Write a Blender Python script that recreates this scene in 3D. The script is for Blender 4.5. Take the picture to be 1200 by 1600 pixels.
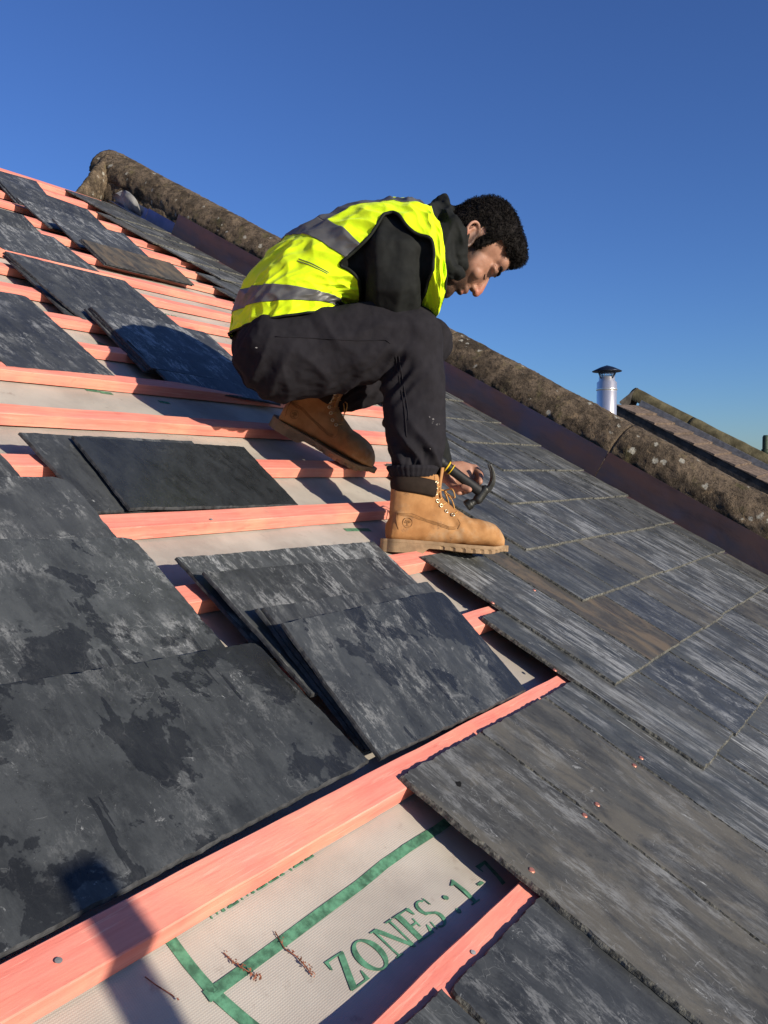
import bpy, bmesh, math, random
from mathutils import Vector, Matrix, noise
from math import sin, cos, pi, radians, sqrt, atan2

for o in list(bpy.data.objects):
    bpy.data.objects.remove(o, do_unlink=True)
SC = bpy.context.scene
COL = SC.collection
# ------------------------------------------------------------------ roof frame
# u runs along the battens, v up the slope, w off the slope (w = 0 is the top of the battens)
PITCH = 28.85182
CT, ST = cos(radians(PITCH)), sin(radians(PITCH))
Z0 = 6.0
RX, RY, RN = Vector((1, 0, 0)), Vector((0, CT, ST)), Vector((0, -ST, CT))
def R(u, v, w): return Vector((0, 0, Z0)) + RX*u + RY*v + RN*w
H = 0.65
F = 1340.0
# ------------------------------------------------------------------ camera
_b = Vector((880, -60, F)).normalized()
_x0, _y0, _s = 100., -290., .5275
_X = -(_b.z*F + _b.y*(_y0-_s*_x0))/(_b.x+_b.y*_s)
_r = Vector((_X, _y0+_s*(_X-_x0), F)).normalized()
_n = _b.cross(_r)
if _n.y > 0: _n = -_n
CAMR = RX*_b.x + RY*_r.x + RN*_n.x
CAMD = RX*_b.y + RY*_r.y + RN*_n.y
CAMF = RX*_b.z + RY*_r.z + RN*_n.z
CAML = R(0, 0, H)
cam = bpy.data.cameras.new('camera'); cam.sensor_fit = 'VERTICAL'
cam.sensor_height = 36; cam.sensor_width = 27; cam.lens = F/1600*36
cam.clip_start = .02; cam.clip_end = 4000
camo = bpy.data.objects.new('camera', cam); COL.objects.link(camo)
M = Matrix((CAMR, -CAMD, -CAMF)).transposed().to_4x4(); M.translation = CAML
camo.matrix_world = M
SC.camera = camo
# ------------------------------------------------------------------ light
LD = (RX*0.12 + RY*1.12 - RN*1.0).normalized()      # direction the sunlight travels
sun_el = math.asin(-LD.z); sun_az = atan2(-LD.x, -LD.y)   # clockwise from +Y
W = bpy.data.worlds.new('World'); SC.world = W; W.use_nodes = True
nt = W.node_tree; nt.nodes.clear()
sky = nt.nodes.new('ShaderNodeTexSky'); sky.sky_type = 'NISHITA'; sky.sun_disc = False
sky.sun_elevation = sun_el; sky.sun_rotation = sun_az
sky.air_density = 1.0; sky.dust_density = 0.3; sky.ozone_density = 6.5; sky.altitude = 200
hs_ = nt.nodes.new('ShaderNodeHueSaturation'); hs_.inputs['Saturation'].default_value = 1.0; hs_.inputs['Value'].default_value = .95; hs_.inputs['Hue'].default_value = .512
bg = nt.nodes.new('ShaderNodeBackground'); bg.inputs[1].default_value = 0.13
wo = nt.nodes.new('ShaderNodeOutputWorld')
nt.links.new(sky.outputs[0], hs_.inputs['Color']); nt.links.new(hs_.outputs[0], bg.inputs[0]); nt.links.new(bg.outputs[0], wo.inputs[0])
sl = bpy.data.lights.new('sun', 'SUN'); sl.energy = 5.0; sl.angle = radians(.53); sl.color = (1, .90, .76)
so = bpy.data.objects.new('sun', sl); COL.objects.link(so)
so.rotation_mode = 'QUATERNION'; so.rotation_quaternion = LD.to_track_quat('-Z', 'Y'); so.location = (0, -10, 20)
SC.view_settings.view_transform = 'Standard'; SC.view_settings.look = 'None'
SC.view_settings.exposure = 0.25; SC.view_settings.gamma = 1; SC.view_settings.use_curve_mapping = False
SC.cycles.max_bounces = 6; SC.cycles.use_denoising = True

# ------------------------------------------------------------------ projection helpers
def ray(px, py): return (CAMR*((px-600)/F) + CAMD*((py-800)/F) + CAMF)
def C(px, py, z): return CAML + ray(px, py)*z
def onw(px, py, w=0.):
    d = ray(px, py); t = -(H-w)/d.dot(RN); return CAML + d*t
def onu(px, py, u):
    d = ray(px, py); t = u/d.dot(RX); return CAML + d*t
def toroof(P):
    q = P - Vector((0, 0, Z0)); return (q.dot(RX), q.dot(RY), q.dot(RN))
def proj(P):
    q = P - CAML; z = q.dot(CAMF); return (600+F*q.dot(CAMR)/z, 800+F*q.dot(CAMD)/z)
def cdir(x, y, z): return CAMR*x + CAMD*y + CAMF*z
def fb(p, s=1., o=4):
    return noise.fractal(Vector(p)*s, 1.0, 2.0, o)

# ------------------------------------------------------------------ object helpers
def tag(o, label=None, cat=None, group=None, kind=None):
    if label: o['label'] = label
    if cat: o['category'] = cat
    if group: o['group'] = group
    if kind: o['kind'] = kind
    return o
def empty(name, loc, label, cat, group=None):
    o = bpy.data.objects.new(name, None); o.location = loc; COL.objects.link(o); o.empty_display_size = .1
    return tag(o, label, cat, group)
def link(name, me, mats=None, parent=None, smooth=False, mw=None):
    o = bpy.data.objects.new(name, me); COL.objects.link(o)
    if mats:
        for m in (mats if isinstance(mats, (list, tuple)) else [mats]): me.materials.append(m)
    if smooth:
        me.polygons.foreach_set('use_smooth', [True]*len(me.polygons))
    if mw is not None: o.matrix_world = mw
    if parent is not None:
        o.parent = parent
    return o
class MB:
    """collects geometry in world coordinates and links it as one mesh"""
    def __init__(s): s.v = []; s.f = []; s.m = []
    def add(s, vs, fs, mi=0):
        k = len(s.v); s.v += [Vector(q) for q in vs]; s.f += [[i+k for i in f] for f in fs]; s.m += [mi]*len(fs)
    def box(s, c, ax, hs, mi=0):
        vs = [c+ax[0]*(x*hs[0])+ax[1]*(y*hs[1])+ax[2]*(z*hs[2]) for x in (-1, 1) for y in (-1, 1) for z in (-1, 1)]
        s.add(vs, [(0,1,3,2),(4,6,7,5),(0,4,5,1),(2,3,7,6),(0,2,6,4),(1,5,7,3)], mi)
    def tube(s, pts, rad, n=10, mi=0, closed=False, cap=True):
        pts = [Vector(p) for p in pts]; N = len(pts)
        if not isinstance(rad, (list, tuple)): rad = [rad]*N
        vs = []; up = None
        for i, p in enumerate(pts):
            if closed: t = pts[(i+1) % N]-pts[i-1]
            else: t = pts[min(i+1, N-1)]-pts[max(i-1, 0)]
            t.normalize()
            if up is None: up = t.orthogonal().normalized()
            up = (up - t*up.dot(t)).normalized(); sd = t.cross(up)
            for k in range(n):
                a = 2*pi*k/n; vs.append(p+(up*cos(a)+sd*sin(a))*rad[i])
        fs = []
        for i in range(N if closed else N-1):
            j = (i+1) % N
            for k in range(n):
                fs.append((i*n+k, i*n+(k+1) % n, j*n+(k+1) % n, j*n+k))
        if cap and not closed:
            fs.append(tuple(range(n))[::-1]); fs.append(tuple((N-1)*n+k for k in range(n)))
        s.add(vs, fs, mi)
    def ell(s, c, ax, r, nu=20, nv=12, mi=0):
        vs = []; fs = []
        for j in range(nv+1):
            t = pi*j/nv
            for i in range(nu):
                a = 2*pi*i/nu
                vs.append(c+ax[0]*(r[0]*sin(t)*cos(a))+ax[1]*(r[1]*sin(t)*sin(a))+ax[2]*(r[2]*cos(t)))
        for j in range(nv):
            for i in range(nu):
                fs.append((j*nu+i, (j+1)*nu+i, (j+1)*nu+(i+1) % nu, j*nu+(i+1) % nu))
        s.add(vs, fs, mi)
    def chain(s, pts, n=20):
        """pts: list of (center, ra, rb, lateral axis): solid elliptical tube with round ends"""
        P = [p[0] for p in pts]
        full = []
        N = len(P)
        for i in range(N):
            t = (P[min(i+1, N-1)]-P[max(i-1, 0)]).normalized()
            full.append((P[i], t, pts[i][1], pts[i][2], pts[i][3]))
        rings = []
        def ring(c, t, ra, rb, lat):
            l = (lat - t*lat.dot(t)).normalized(); d = t.cross(l)
            return [c+l*(ra*cos(2*pi*k/n))+d*(rb*sin(2*pi*k/n)) for k in range(n)]
        c, t, ra, rb, lat = full[0]; rm = min(ra, rb)
        for q in (.98, .8, .5, .25): rings.append(ring(c-t*rm*q, t, ra*sqrt(1-q*q), rb*sqrt(1-q*q), lat))
        for k in range(N):
            rings.append(ring(*full[k]))
            if k < N-1:
                a_, b_ = full[k], full[k+1]
                for q in (.25, .5, .75):
                    rings.append(ring(a_[0].lerp(b_[0], q), a_[1].lerp(b_[1], q).normalized(), a_[2]*(1-q)+b_[2]*q, a_[3]*(1-q)+b_[3]*q, a_[4].lerp(b_[4], q)))
        c, t, ra, rb, lat = full[-1]; rm = min(ra, rb)
        for q in (.25, .5, .8, .98): rings.append(ring(c+t*rm*q, t, ra*sqrt(1-q*q), rb*sqrt(1-q*q), lat))
        vs = [v for r_ in rings for v in r_]; fs = []
        for j in range(len(rings)-1):
            for k in range(n): fs.append((j*n+k, j*n+(k+1) % n, (j+1)*n+(k+1) % n, (j+1)*n+k))
        fs.append(tuple(range(n))[::-1]); fs.append(tuple((len(rings)-1)*n+k for k in range(n)))
        s.add(vs, fs)
    def mesh(s, name, org=Vector((0, 0, 0))):
        me = bpy.data.meshes.new(name); me.from_pydata([tuple(v-org) for v in s.v], [], s.f)
        me.polygons.foreach_set('material_index', s.m); me.validate(); me.update()
        bm = bmesh.new(); bm.from_mesh(me); bmesh.ops.recalc_face_normals(bm, faces=bm.faces); bm.to_mesh(me); bm.free()
        return me
    def build(s, name, mats, parent=None, smooth=False, org=None):
        if org is None: org = parent.matrix_world.translation.copy() if parent else sum(s.v, Vector())/len(s.v)
        if parent and parent.type == 'EMPTY': org = parent.location.copy()
        o = link(name, s.mesh(name, org), mats, parent, smooth)
        if not parent: o.location = org
        else: o.matrix_parent_inverse = Matrix.Identity(4)
        return o
def modded(me, mods):
    """apply modifiers to mesh data, return the new mesh"""
    o = bpy.data.objects.new('tmp', me); COL.objects.link(o)
    for kind, kw in mods:
        m = o.modifiers.new(kind, kind)
        for k, v in kw.items(): setattr(m, k, v)
    dg = bpy.context.evaluated_depsgraph_get()
    r = bpy.data.meshes.new_from_object(o.evaluated_get(dg))
    bpy.data.objects.remove(o, do_unlink=True)
    return r
def remeshed(mb, org, vox, smooth=6, fac=.5):
    me = mb.mesh('blob', org)
    return modded(me, [('REMESH', dict(mode='VOXEL', voxel_size=vox)), ('SMOOTH', dict(factor=fac, iterations=smooth))])
def vdisplace(me, fn):
    ns = [v.normal.copy() for v in me.vertices]
    for v, n_ in zip(me.vertices, ns): v.co = v.co + fn(v.co.copy(), n_)
    me.update()

# ------------------------------------------------------------------ materials
class NT:
    def __init__(s, name, rough=.8, spec=.3):
        s.m = bpy.data.materials.new(name); s.m.use_nodes = True; s.t = s.m.node_tree; s.N = s.t.nodes
        s.b = s.N['Principled BSDF']; s.b.inputs['Roughness'].default_value = rough
        s.b.inputs['Specular IOR Level'].default_value = spec
    def n(s, k, **kw):
        q = s.N.new(k)
        for a, v in kw.items(): setattr(q, a, v)
        return q
    def l(s, a, b_): s.t.links.new(a, b_)
    def coord(s, scale=(1, 1, 1), rnd=True, kind='Object'):
        tc = s.n('ShaderNodeTexCoord'); mp = s.n('ShaderNodeMapping'); mp.inputs['Scale'].default_value = scale
        if rnd:
            oi = s.n('ShaderNodeObjectInfo'); mu = s.n('ShaderNodeVectorMath', operation='SCALE'); mu.inputs[0].default_value = (31., 17., 7.)
            s.l(oi.outputs['Random'], mu.inputs['Scale']); ad = s.n('ShaderNodeVectorMath', operation='ADD')
            s.l(tc.outputs[kind], ad.inputs[0]); s.l(mu.outputs[0], ad.inputs[1]); s.l(ad.outputs[0], mp.inputs[0])
        else: s.l(tc.outputs[kind], mp.inputs[0])
        return mp.outputs[0]
    def noise(s, co, scale, detail=5, rough=.6, dist=0.):
        q = s.n('ShaderNodeTexNoise'); q.inputs['Scale'].default_value = scale; q.inputs['Detail'].default_value = detail
        q.inputs['Roughness'].default_value = rough; q.inputs['Distortion'].default_value = dist
        s.l(co, q.inputs['Vector']); return q.outputs['Fac']
    def ramp(s, fac, a, b_, lo=0., hi=1.):
        q = s.n('ShaderNodeMapRange'); q.interpolation_type = 'SMOOTHSTEP'
        s.l(fac, q.inputs[0]); q.inputs[1].default_value = a; q.inputs[2].default_value = b_
        q.inputs[3].default_value = lo; q.inputs[4].default_value = hi; return q.outputs[0]
    def math(s, op, a, b_):
        q = s.n('ShaderNodeMath', operation=op)
        for i, x in enumerate((a, b_)):
            if isinstance(x, (int, float)): q.inputs[i].default_value = x
            else: s.l(x, q.inputs[i])
        return q.outputs[0]
    def mix(s, fac, a, b_, mode='MIX'):
        q = s.n('ShaderNodeMix', data_type='RGBA', blend_type=mode)
        for i, x in ((0, fac), (6, a), (7, b_)):
            if isinstance(x, (int, float)): q.inputs[i].default_value = x
            elif isinstance(x, tuple): q.inputs[i].default_value = (*x, 1)
            else: s.l(x, q.inputs[i])
        return q.outputs[2]
    def col(s, c): s.l(c, s.b.inputs['Base Color']) if not isinstance(c, tuple) else setattr(s.b.inputs['Base Color'], 'default_value', (*c, 1))
    def rough(s, r_): s.l(r_, s.b.inputs['Roughness'])
    def bump(s, h_, strength=.3, dist=.002):
        q = s.n('ShaderNodeBump'); q.inputs['Strength'].default_value = strength; q.inputs['Distance'].default_value = dist
        s.l(h_, q.inputs['Height']); s.l(q.outputs[0], s.b.inputs['Normal'])
def plain(name, c, rough=.7, metal=0., spec=.3, var=.25, sc=30, bump=0., bsc=None, bd=.002):
    k = NT(name, rough, spec); co = k.coord(rnd=True)
    f = k.noise(co, sc, 5); k.col(k.mix(k.ramp(f, .3, .7), tuple(x*(1-var) for x in c), tuple(min(1, x*(1+var)) for x in c)))
    k.b.inputs['Metallic'].default_value = metal
    if bump: k.bump(k.noise(co, bsc or sc*3, 6), bump, bd)
    return k.m
def slate_mat(name, base, pale=(.25, .255, .245), amt=.5, tan=0., wet=0., rough=.5, streak=.18, tancol=(.13, .115, .085), lo=.56):
    k = NT(name, rough, .35)
    co = k.coord(); cs = k.coord((1, streak, 1))
    oi = k.n('ShaderNodeObjectInfo')
    big = k.noise(co, 7, 6, .65); mid = k.noise(k.coord((1, max(streak, .3), 1)), 30, 10, .72, .3)
    c = k.mix(k.ramp(big, .3, .7), tuple(x*.75 for x in base), tuple(x*1.3 for x in base))
    c = k.mix(k.ramp(mid, .4, .62, 0, .55), c, tuple(x*1.9 for x in base))
    c = k.mix(k.ramp(mid, .5, .36, 0, .5) if 0 else k.ramp(k.noise(co, 45, 8, .7), .56, .66, 0, .45), c, tuple(x*.45 for x in base))
    if tan:
        tn = k.noise(k.coord((1.2, .5, 1)), 10, 10, .7, .5)
        c = k.mix(k.math('MULTIPLY', k.ramp(tn, .46, .60), tan), c, tancol)
    st = k.noise(cs, 38, 15, .82, .35); pt = k.noise(co, 8, 6, .6); fine = k.noise(k.coord((1, streak*1.5, 1)), 320, 4, .7)
    amr = k.ramp(k.math('FRACT', k.math('MULTIPLY', oi.outputs['Random'], 7.31), 0), 0, 1, .35*amt, 1.25*amt)
    msk = k.math('MULTIPLY', k.math('MULTIPLY', k.ramp(st, lo+.01, lo+.075), k.ramp(pt, .40, .62)), k.ramp(fine, .34, .54, .2, 1))
    c = k.mix(k.math('MULTIPLY', msk, amr), c, pale)
    bl = k.noise(k.coord((1, min(1, streak*3.5), 1)), 18, 14, .8, .6)
    c = k.mix(k.math('MULTIPLY', k.math('MULTIPLY', k.ramp(bl, .53, .63), k.ramp(pt, .46, .62)), k.math('MULTIPLY', amr, .55)), c, pale)
    ck = k.noise(k.coord((1, max(.35, streak*2), 1)), 46, 13, .86, 1.2); ckm = k.ramp(k.noise(co, 6.5, 5, .65), .50, .60)
    c = k.mix(k.math('MULTIPLY', k.math('MULTIPLY', k.ramp(ck, .575, .605), ckm), min(1, amt)), c, tuple(x*1.35 for x in pale))
    ck2 = k.noise(k.coord((.35, 1, 1)), 60, 10, .85, 2.0)
    c = k.mix(k.math('MULTIPLY', k.math('MULTIPLY', k.ramp(ck2, .62, .64), k.ramp(k.noise(co, 9, 4, .6), .54, .6)), min(1, amt)*.8), c, tuple(x*1.3 for x in pale))
    if streak < .15:
        fl_ = k.noise(k.coord((1, .045, 1)), 150, 8, .7); c = k.mix(k.math('MULTIPLY', k.math('MULTIPLY', k.ramp(fl_, .54, .60), k.ramp(k.noise(co, 11, 6, .65), .46, .58)), k.math('MULTIPLY', amr, .8)), c, tuple(x*1.25 for x in pale))
        dk_ = k.noise(k.coord((1, .06, 1)), 60, 8, .7); c = k.mix(k.ramp(dk_, .54, .64, 0, .5), c, tuple(x*.5 for x in base))
    # fine scratches
    sc1 = k.n('ShaderNodeTexVoronoi', feature='DISTANCE_TO_EDGE'); sc1.inputs['Scale'].default_value = 24
    sx = k.n('ShaderNodeVectorMath', operation='ADD'); nn = k.n('ShaderNodeTexNoise'); nn.inputs['Scale'].default_value = 6; nn.inputs['Detail'].default_value = 4
    k.l(co, nn.inputs['Vector']); sm = k.n('ShaderNodeVectorMath', operation='SCALE'); sm.inputs['Scale'].default_value = .5
    k.l(nn.outputs['Color'], sm.inputs[0]); k.l(k.coord((.7, .25, 1)), sx.inputs[0]); k.l(sm.outputs[0], sx.inputs[1]); k.l(sx.outputs[0], sc1.inputs['Vector'])
    scm = k.math('MULTIPLY', k.ramp(sc1.outputs['Distance'], .0, .012, 1, 0), k.ramp(k.noise(co, 16, 3), .54, .62))
    c = k.mix(k.math('MULTIPLY', scm, amt*.6), c, pale)
    # specks
    sp = k.noise(co, 420, 2, .5)
    c = k.mix(k.ramp(sp, .72, .78, 0, .5), c, pale)
    rr = k.ramp(mid, .3, .7, rough-.08, rough+.12)
    if wet:
        wn = k.noise(k.coord((1, .9, 1)), 7.5, 10, .62, .25)
        wm = k.ramp(k.math('ADD', wn, k.math('MULTIPLY', k.ramp(k.noise(k.coord((1, .10, 1)), 38, 4, .5), .60, .66), k.ramp(k.noise(co, 5, 2), .5, .56, 0, .14))), .64-.08*wet, .652-.08*wet)
        c = k.mix(k.math('MULTIPLY', wm, .64), c, (.011, .012, .013)); rr = k.math('SUBTRACT', rr, k.math('MULTIPLY', wm, .18))
    br = k.ramp(oi.outputs['Random'], 0, 1, .86, 1.16)
    hs = k.n('ShaderNodeHueSaturation'); k.l(c, hs.inputs['Color']); k.l(br, hs.inputs['Value'])
    k.col(hs.outputs[0]); k.rough(rr)
    h_ = k.math('ADD', k.math('MULTIPLY', k.noise(cs, 30, 6, .6), 1.), k.math('MULTIPLY', k.noise(co, 240, 3), .15))
    k.bump(h_, .45, .003)
    return k.m
M_LOOSE = slate_mat('loose_slate', (.041, .044, .0445), amt=1.05, wet=0., rough=.47, streak=.3, lo=.49)
M_WET = slate_mat('damp_slate', (.040, .0435, .0435), amt=.85, lo=.50, wet=1.25, rough=.45, streak=.4)
M_WET2 = slate_mat('half_damp_slate', (.041, .0445, .045), amt=.75, lo=.50, wet=1.45, rough=.42, streak=.4)
M_DARK = slate_mat('dark_slate', (.018, .020, .021), amt=.12, rough=.30, streak=.5)
M_LAID = slate_mat('laid_slate', (.043, .0465, .0455), amt=1.1, tan=.2, rough=.5, streak=.09, lo=.475)
M_TAN = slate_mat('weathered_slate', (.046, .046, .042), amt=1.1, tan=.7, rough=.6, streak=.18, lo=.48, tancol=(.118, .108, .085))
M_BROWN = slate_mat('brown_slate', (.06, .055, .045), pale=(.16, .13, .09), amt=.4, tan=1., rough=.6, streak=.4, tancol=(.15, .115, .075))
def edge_mat():
    k = NT('slate_edge', .8, .2); co = k.coord()
    k.col(k.mix(k.ramp(k.noise(co, 130, 5), .35, .7), (.04, .04, .036), (.19, .185, .155))); k.bump(k.noise(co, 200, 5), .8, .003); return k.m
M_EDGE = edge_mat()
M_EDGE2 = plain('thin_slate_edge', (.045, .046, .047), .7, 0, .25, .5, 60, .5, 150)
def batten_mat():
    k = NT('red_batten', .75, .2); co = k.coord((1, 1, 1)); g = k.coord((.05, 1, 1))
    a = k.noise(g, 60, 6, .6); b2 = k.noise(co, 5, 4); c2 = k.noise(k.coord((.25, 1, 1)), 22, 6, .7)
    c = k.mix(k.ramp(a, .3, .7), (.74, .215, .16), (.86, .315, .235))
    c = k.mix(k.ramp(b2, .42, .68, 0, .6), c, (.86, .40, .25))
    c = k.mix(k.ramp(k.noise(k.coord((.03, 1, 1)), 150, 6, .7), .54, .64, 0, .4), c, (.62, .15, .11))
    c = k.mix(k.ramp(c2, .60, .72, 0, .55), c, (.55, .12, .10))
    c = k.mix(k.ramp(k.noise(co, 35, 6, .7), .66, .74, 0, .5), c, (.30, .20, .15))
    kn = k.n('ShaderNodeTexVoronoi'); kn.inputs['Scale'].default_value = 4.; k.l(k.coord((.55, 1, 1)), kn.inputs['Vector'])
    c = k.mix(k.ramp(kn.outputs['Distance'], .03, .09, .8, 0), c, (.50, .07, .05))
    c = k.mix(k.ramp(k.noise(co, 18, 8, .72), .60, .70, 0, .35), c, (.42, .22, .17))
    c = k.mix(k.ramp(k.noise(g, 210, 5, .7), .56, .66, 0, .35), c, (.90, .52, .38))
    k.col(c); k.bump(k.math('ADD', a, k.math('MULTIPLY', k.noise(k.coord((.3, 1, 1)), 260, 3), .5)), .5, .0012); return k.m
M_BATTEN = batten_mat()
def felt_mat():
    k = NT('underlay_fabric', .85, .2); co = k.coord(rnd=False)
    c = k.mix(k.ramp(k.noise(co, 6, 5), .3, .7), (.36, .325, .275), (.47, .43, .365))
    c = k.mix(k.ramp(k.noise(co, 30, 6, .7), .58, .75, 0, .6), c, (.24, .20, .165))
    c = k.mix(k.ramp(k.noise(co, 3.2, 6, .65), .52, .7, 0, .45), c, (.25, .215, .185))
    w1 = k.n('ShaderNodeTexWave', wave_type='BANDS', bands_direction='X'); w1.inputs['Scale'].default_value = 130
    w2 = k.n('ShaderNodeTexWave', wave_type='BANDS', bands_direction='Y'); w2.inputs['Scale'].default_value = 130
    k.l(co, w1.inputs[0]); k.l(co, w2.inputs[0]); wv = k.math('MULTIPLY', w1.outputs['Fac'], w2.outputs['Fac'])
    c = k.mix(k.ramp(wv, 0., .5, .09, 0), c, (.18, .16, .14))
    k.col(c); k.bump(wv, .35, .0008); return k.m
M_FELT = felt_mat()
M_PRINT = plain('green_print', (.075, .20, .115), .8, var=.45, sc=90)
def coping_mat():
    k = NT('weathered_mortar', .92, .15); co = k.coord(rnd=False)
    a = k.noise(co, 9, 7, .65, .4); b2 = k.noise(co, 50, 9, .75); 
    c = k.mix(k.ramp(a, .35, .65), (.065, .050, .034), (.22, .165, .11))
    c = k.mix(k.ramp(b2, .46, .66, 0, .8), c, (.022, .018, .013))
    c = k.mix(k.ramp(k.noise(co, 24, 9, .75), .53, .64, 0, .6), c, (.30, .215, .13))
    c = k.mix(k.ramp(k.noise(co, 130, 6, .75), .52, .62, 0, .6), c, (.020, .016, .011))
    c = k.mix(k.ramp(k.noise(co, 90, 6, .75), .60, .68, 0, .55), c, (.36, .28, .18))
    c = k.mix(k.ramp(k.noise(co, 12, 5), .56, .7, 0, .5), c, (.085, .085, .03))
    vr = k.n('ShaderNodeTexVoronoi'); vr.inputs['Scale'].default_value = 19; vr.inputs['Randomness'].default_value = 1
    dx = k.n('ShaderNodeVectorMath', operation='ADD'); dn = k.n('ShaderNodeTexNoise'); dn.inputs['Scale'].default_value = 60; k.l(co, dn.inputs['Vector'])
    ds = k.n('ShaderNodeVectorMath', operation='SCALE'); ds.inputs['Scale'].default_value = .03; k.l(dn.outputs['Color'], ds.inputs[0]); k.l(co, dx.inputs[0]); k.l(ds.outputs[0], dx.inputs[1]); k.l(dx.outputs[0], vr.inputs['Vector'])
    sel = k.n('ShaderNodeSeparateColor'); k.l(vr.outputs['Color'], sel.inputs[0])
    lich = k.math('MULTIPLY', k.ramp(k.math('ADD', vr.outputs['Distance'], k.math('MULTIPLY', sel.outputs[1], .16)), .22, .34, 1, 0), k.ramp(sel.outputs[0], .55, .57))
    lich = k.math('MULTIPLY', lich, k.ramp(k.noise(co, 140, 4), .32, .5, .35, 1))
    c = k.mix(k.math('MULTIPLY', lich, .9), c, (.46, .44, .36))
    k.col(c); k.bump(k.math('ADD', k.math('MULTIPLY', b2, 1.), k.math('MULTIPLY', k.noise(co, 140, 8, .75), .9)), 1., .010); return k.m
M_COPING = coping_mat()
def copper_mat():
    k = NT('tarnished_copper', .32, .5); k.b.inputs['Metallic'].default_value = .4; co = k.coord((1, 1, 1), False); g = k.coord((1, .25, 1), False)
    c = k.mix(k.ramp(k.noise(g, 5, 9, .65, .4), .35, .68), (.080, .085, .115), (.18, .105, .09))
    c = k.mix(k.ramp(k.noise(g, 16, 6, .7), .5, .75, 0, .6), c, (.075, .05, .05))
    c = k.mix(k.ramp(k.noise(co, 3, 3), .5, .68, 0, .55), c, (.08, .10, .18))
    k.col(c); k.rough(k.ramp(k.noise(co, 20, 5), .3, .7, .28, .5)); k.bump(k.noise(co, 9, 4), .15, .01); return k.m
M_COPPER = copper_mat()
M_BLUEMET = plain('blue_metal_sheet', (.12, .16, .30), .3, .8, .5, .15, 12)
M_LEAD = plain('lead_sheet', (.24, .24, .235), .75, .0, .4, .3, 14, .2)
M_STEEL = plain('polished_steel', (.80, .75, .68), .30, .8, .5, .04, 4)
M_DKSTEEL = plain('dark_cowl_metal', (.035, .045, .07), .35, .7, .5, .2, 30)
M_NAIL = plain('copper_nail', (.62, .24, .16), .4, .6, .5, .2, 60)
M_TILE = plain('brown_concrete_tile', (.16, .12, .09), .9, 0, .15, .4, 12, .6, 70, .006)
M_DARKWALL = plain('dark_rendered_wall', (.055, .05, .045), .9, 0, .1, .4, 8, .5, 40, .01)

def brick_mat():
    k = NT('house_brick', .9, .15); co = k.coord(rnd=False, kind='Object'); bt = k.n('ShaderNodeTexBrick'); bt.inputs['Scale'].default_value = 4.4
    sw = k.n('ShaderNodeSeparateXYZ'); cm = k.n('ShaderNodeCombineXYZ'); k.l(co, sw.inputs[0])
    k.l(k.math('ADD', sw.outputs[0], sw.outputs[1]), cm.inputs[0]); k.l(sw.outputs[2], cm.inputs[1]); k.l(cm.outputs[0], bt.inputs['Vector'])
    bt.inputs['Color1'].default_value = (.27, .12, .075, 1); bt.inputs['Color2'].default_value = (.34, .17, .10, 1); bt.inputs['Mortar'].default_value = (.32, .29, .25, 1)
    k.col(k.mix(k.ramp(k.noise(co, 9, 5), .3, .7, 0, .4), bt.outputs['Color'], (.14, .09, .07))); k.bump(bt.outputs['Fac'], -.5, .008); return k.m
M_BRICK = brick_mat()
M_TROUSER = plain('dark_sweat_fabric', (.021, .0195, .0225), .95, 0, .08, .12, 40, .3, 500, .0015)
M_JACKET = plain('black_jacket_fabric', (.013, .014, .013), .8, 0, .15, .25, 30, .2, 300, .001)
def vest_mat():
    k = NT('fluorescent_fabric', .7, .2); co = k.coord(); k.col(k.mix(k.noise(co, 10, 3), (.66, .93, .005), (.80, 1., .012)))
    k.bump(k.noise(co, 30, 3), .12, .01); k.b.inputs['Sheen Weight'].default_value = .1; return k.m
M_VEST = vest_mat()
M_REFL = plain('grey_reflective_tape', (.13, .128, .122), .5, .25, .4, .15, 25)
M_PIPING = plain('black_piping', (.012, .014, .01), .7, 0, .2, .1)
def boot_mat():
    k = NT('wheat_nubuck', .82, .15); co = k.coord(rnd=False)
    c = k.mix(k.ramp(k.noise(co, 14, 5, .6), .35, .68), (.33, .155, .055), (.48, .25, .10))
    c = k.mix(k.ramp(k.noise(co, 22, 8, .72), .57, .68, 0, .7), c, (.15, .09, .055))
    c = k.mix(k.ramp(k.noise(co, 9, 6, .7), .52, .66, 0, .5), c, (.46, .33, .20))
    k.col(c); k.bump(k.noise(co, 220, 4), .25, .001); return k.m
M_BOOT = boot_mat()
M_SOLE = plain('tan_rubber_sole', (.29, .19, .105), .8, 0, .2, .25, 30, .3, 200, .001)
M_COLLAR = plain('dark_padded_leather', (.026, .018, .013), .85, 0, .12, .2, 40)
M_LACE = plain('yellow_brown_lace', (.50, .27, .08), .8, 0, .2, .4, 300)
M_EYELET = plain('brass_eyelet', (.78, .66, .42), .3, .8, .5, .05)
M_STITCH = plain('stitching_thread', (.24, .12, .045), .8, 0, .2, .2)
M_HAIR = plain('curly_black_hair', (.009, .007, .006), .75, 0, .15, .4, 60)
M_IRON = plain('worn_hammer_steel', (.06, .06, .055), .5, .85, .5, .4, 40, .3, 120)
M_GRIP = plain('black_rubber_grip', (.012, .012, .012), .55, 0, .3, .3, 60)
M_YELLOW = plain('yellow_grip_band', (.75, .50, .02), .5, 0, .3, .1)
M_TWIG = plain('dry_brown_debris', (.22, .085, .05), .9, 0, .1, .5, 120)
M_POLE = plain('galvanised_tube', (.34, .34, .33), .5, .7, .4, .25, 30)
M_GREENPOLE = plain('dark_green_pole_paint', (.03, .05, .03), .6, 0, .3, .3, 30)
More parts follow.
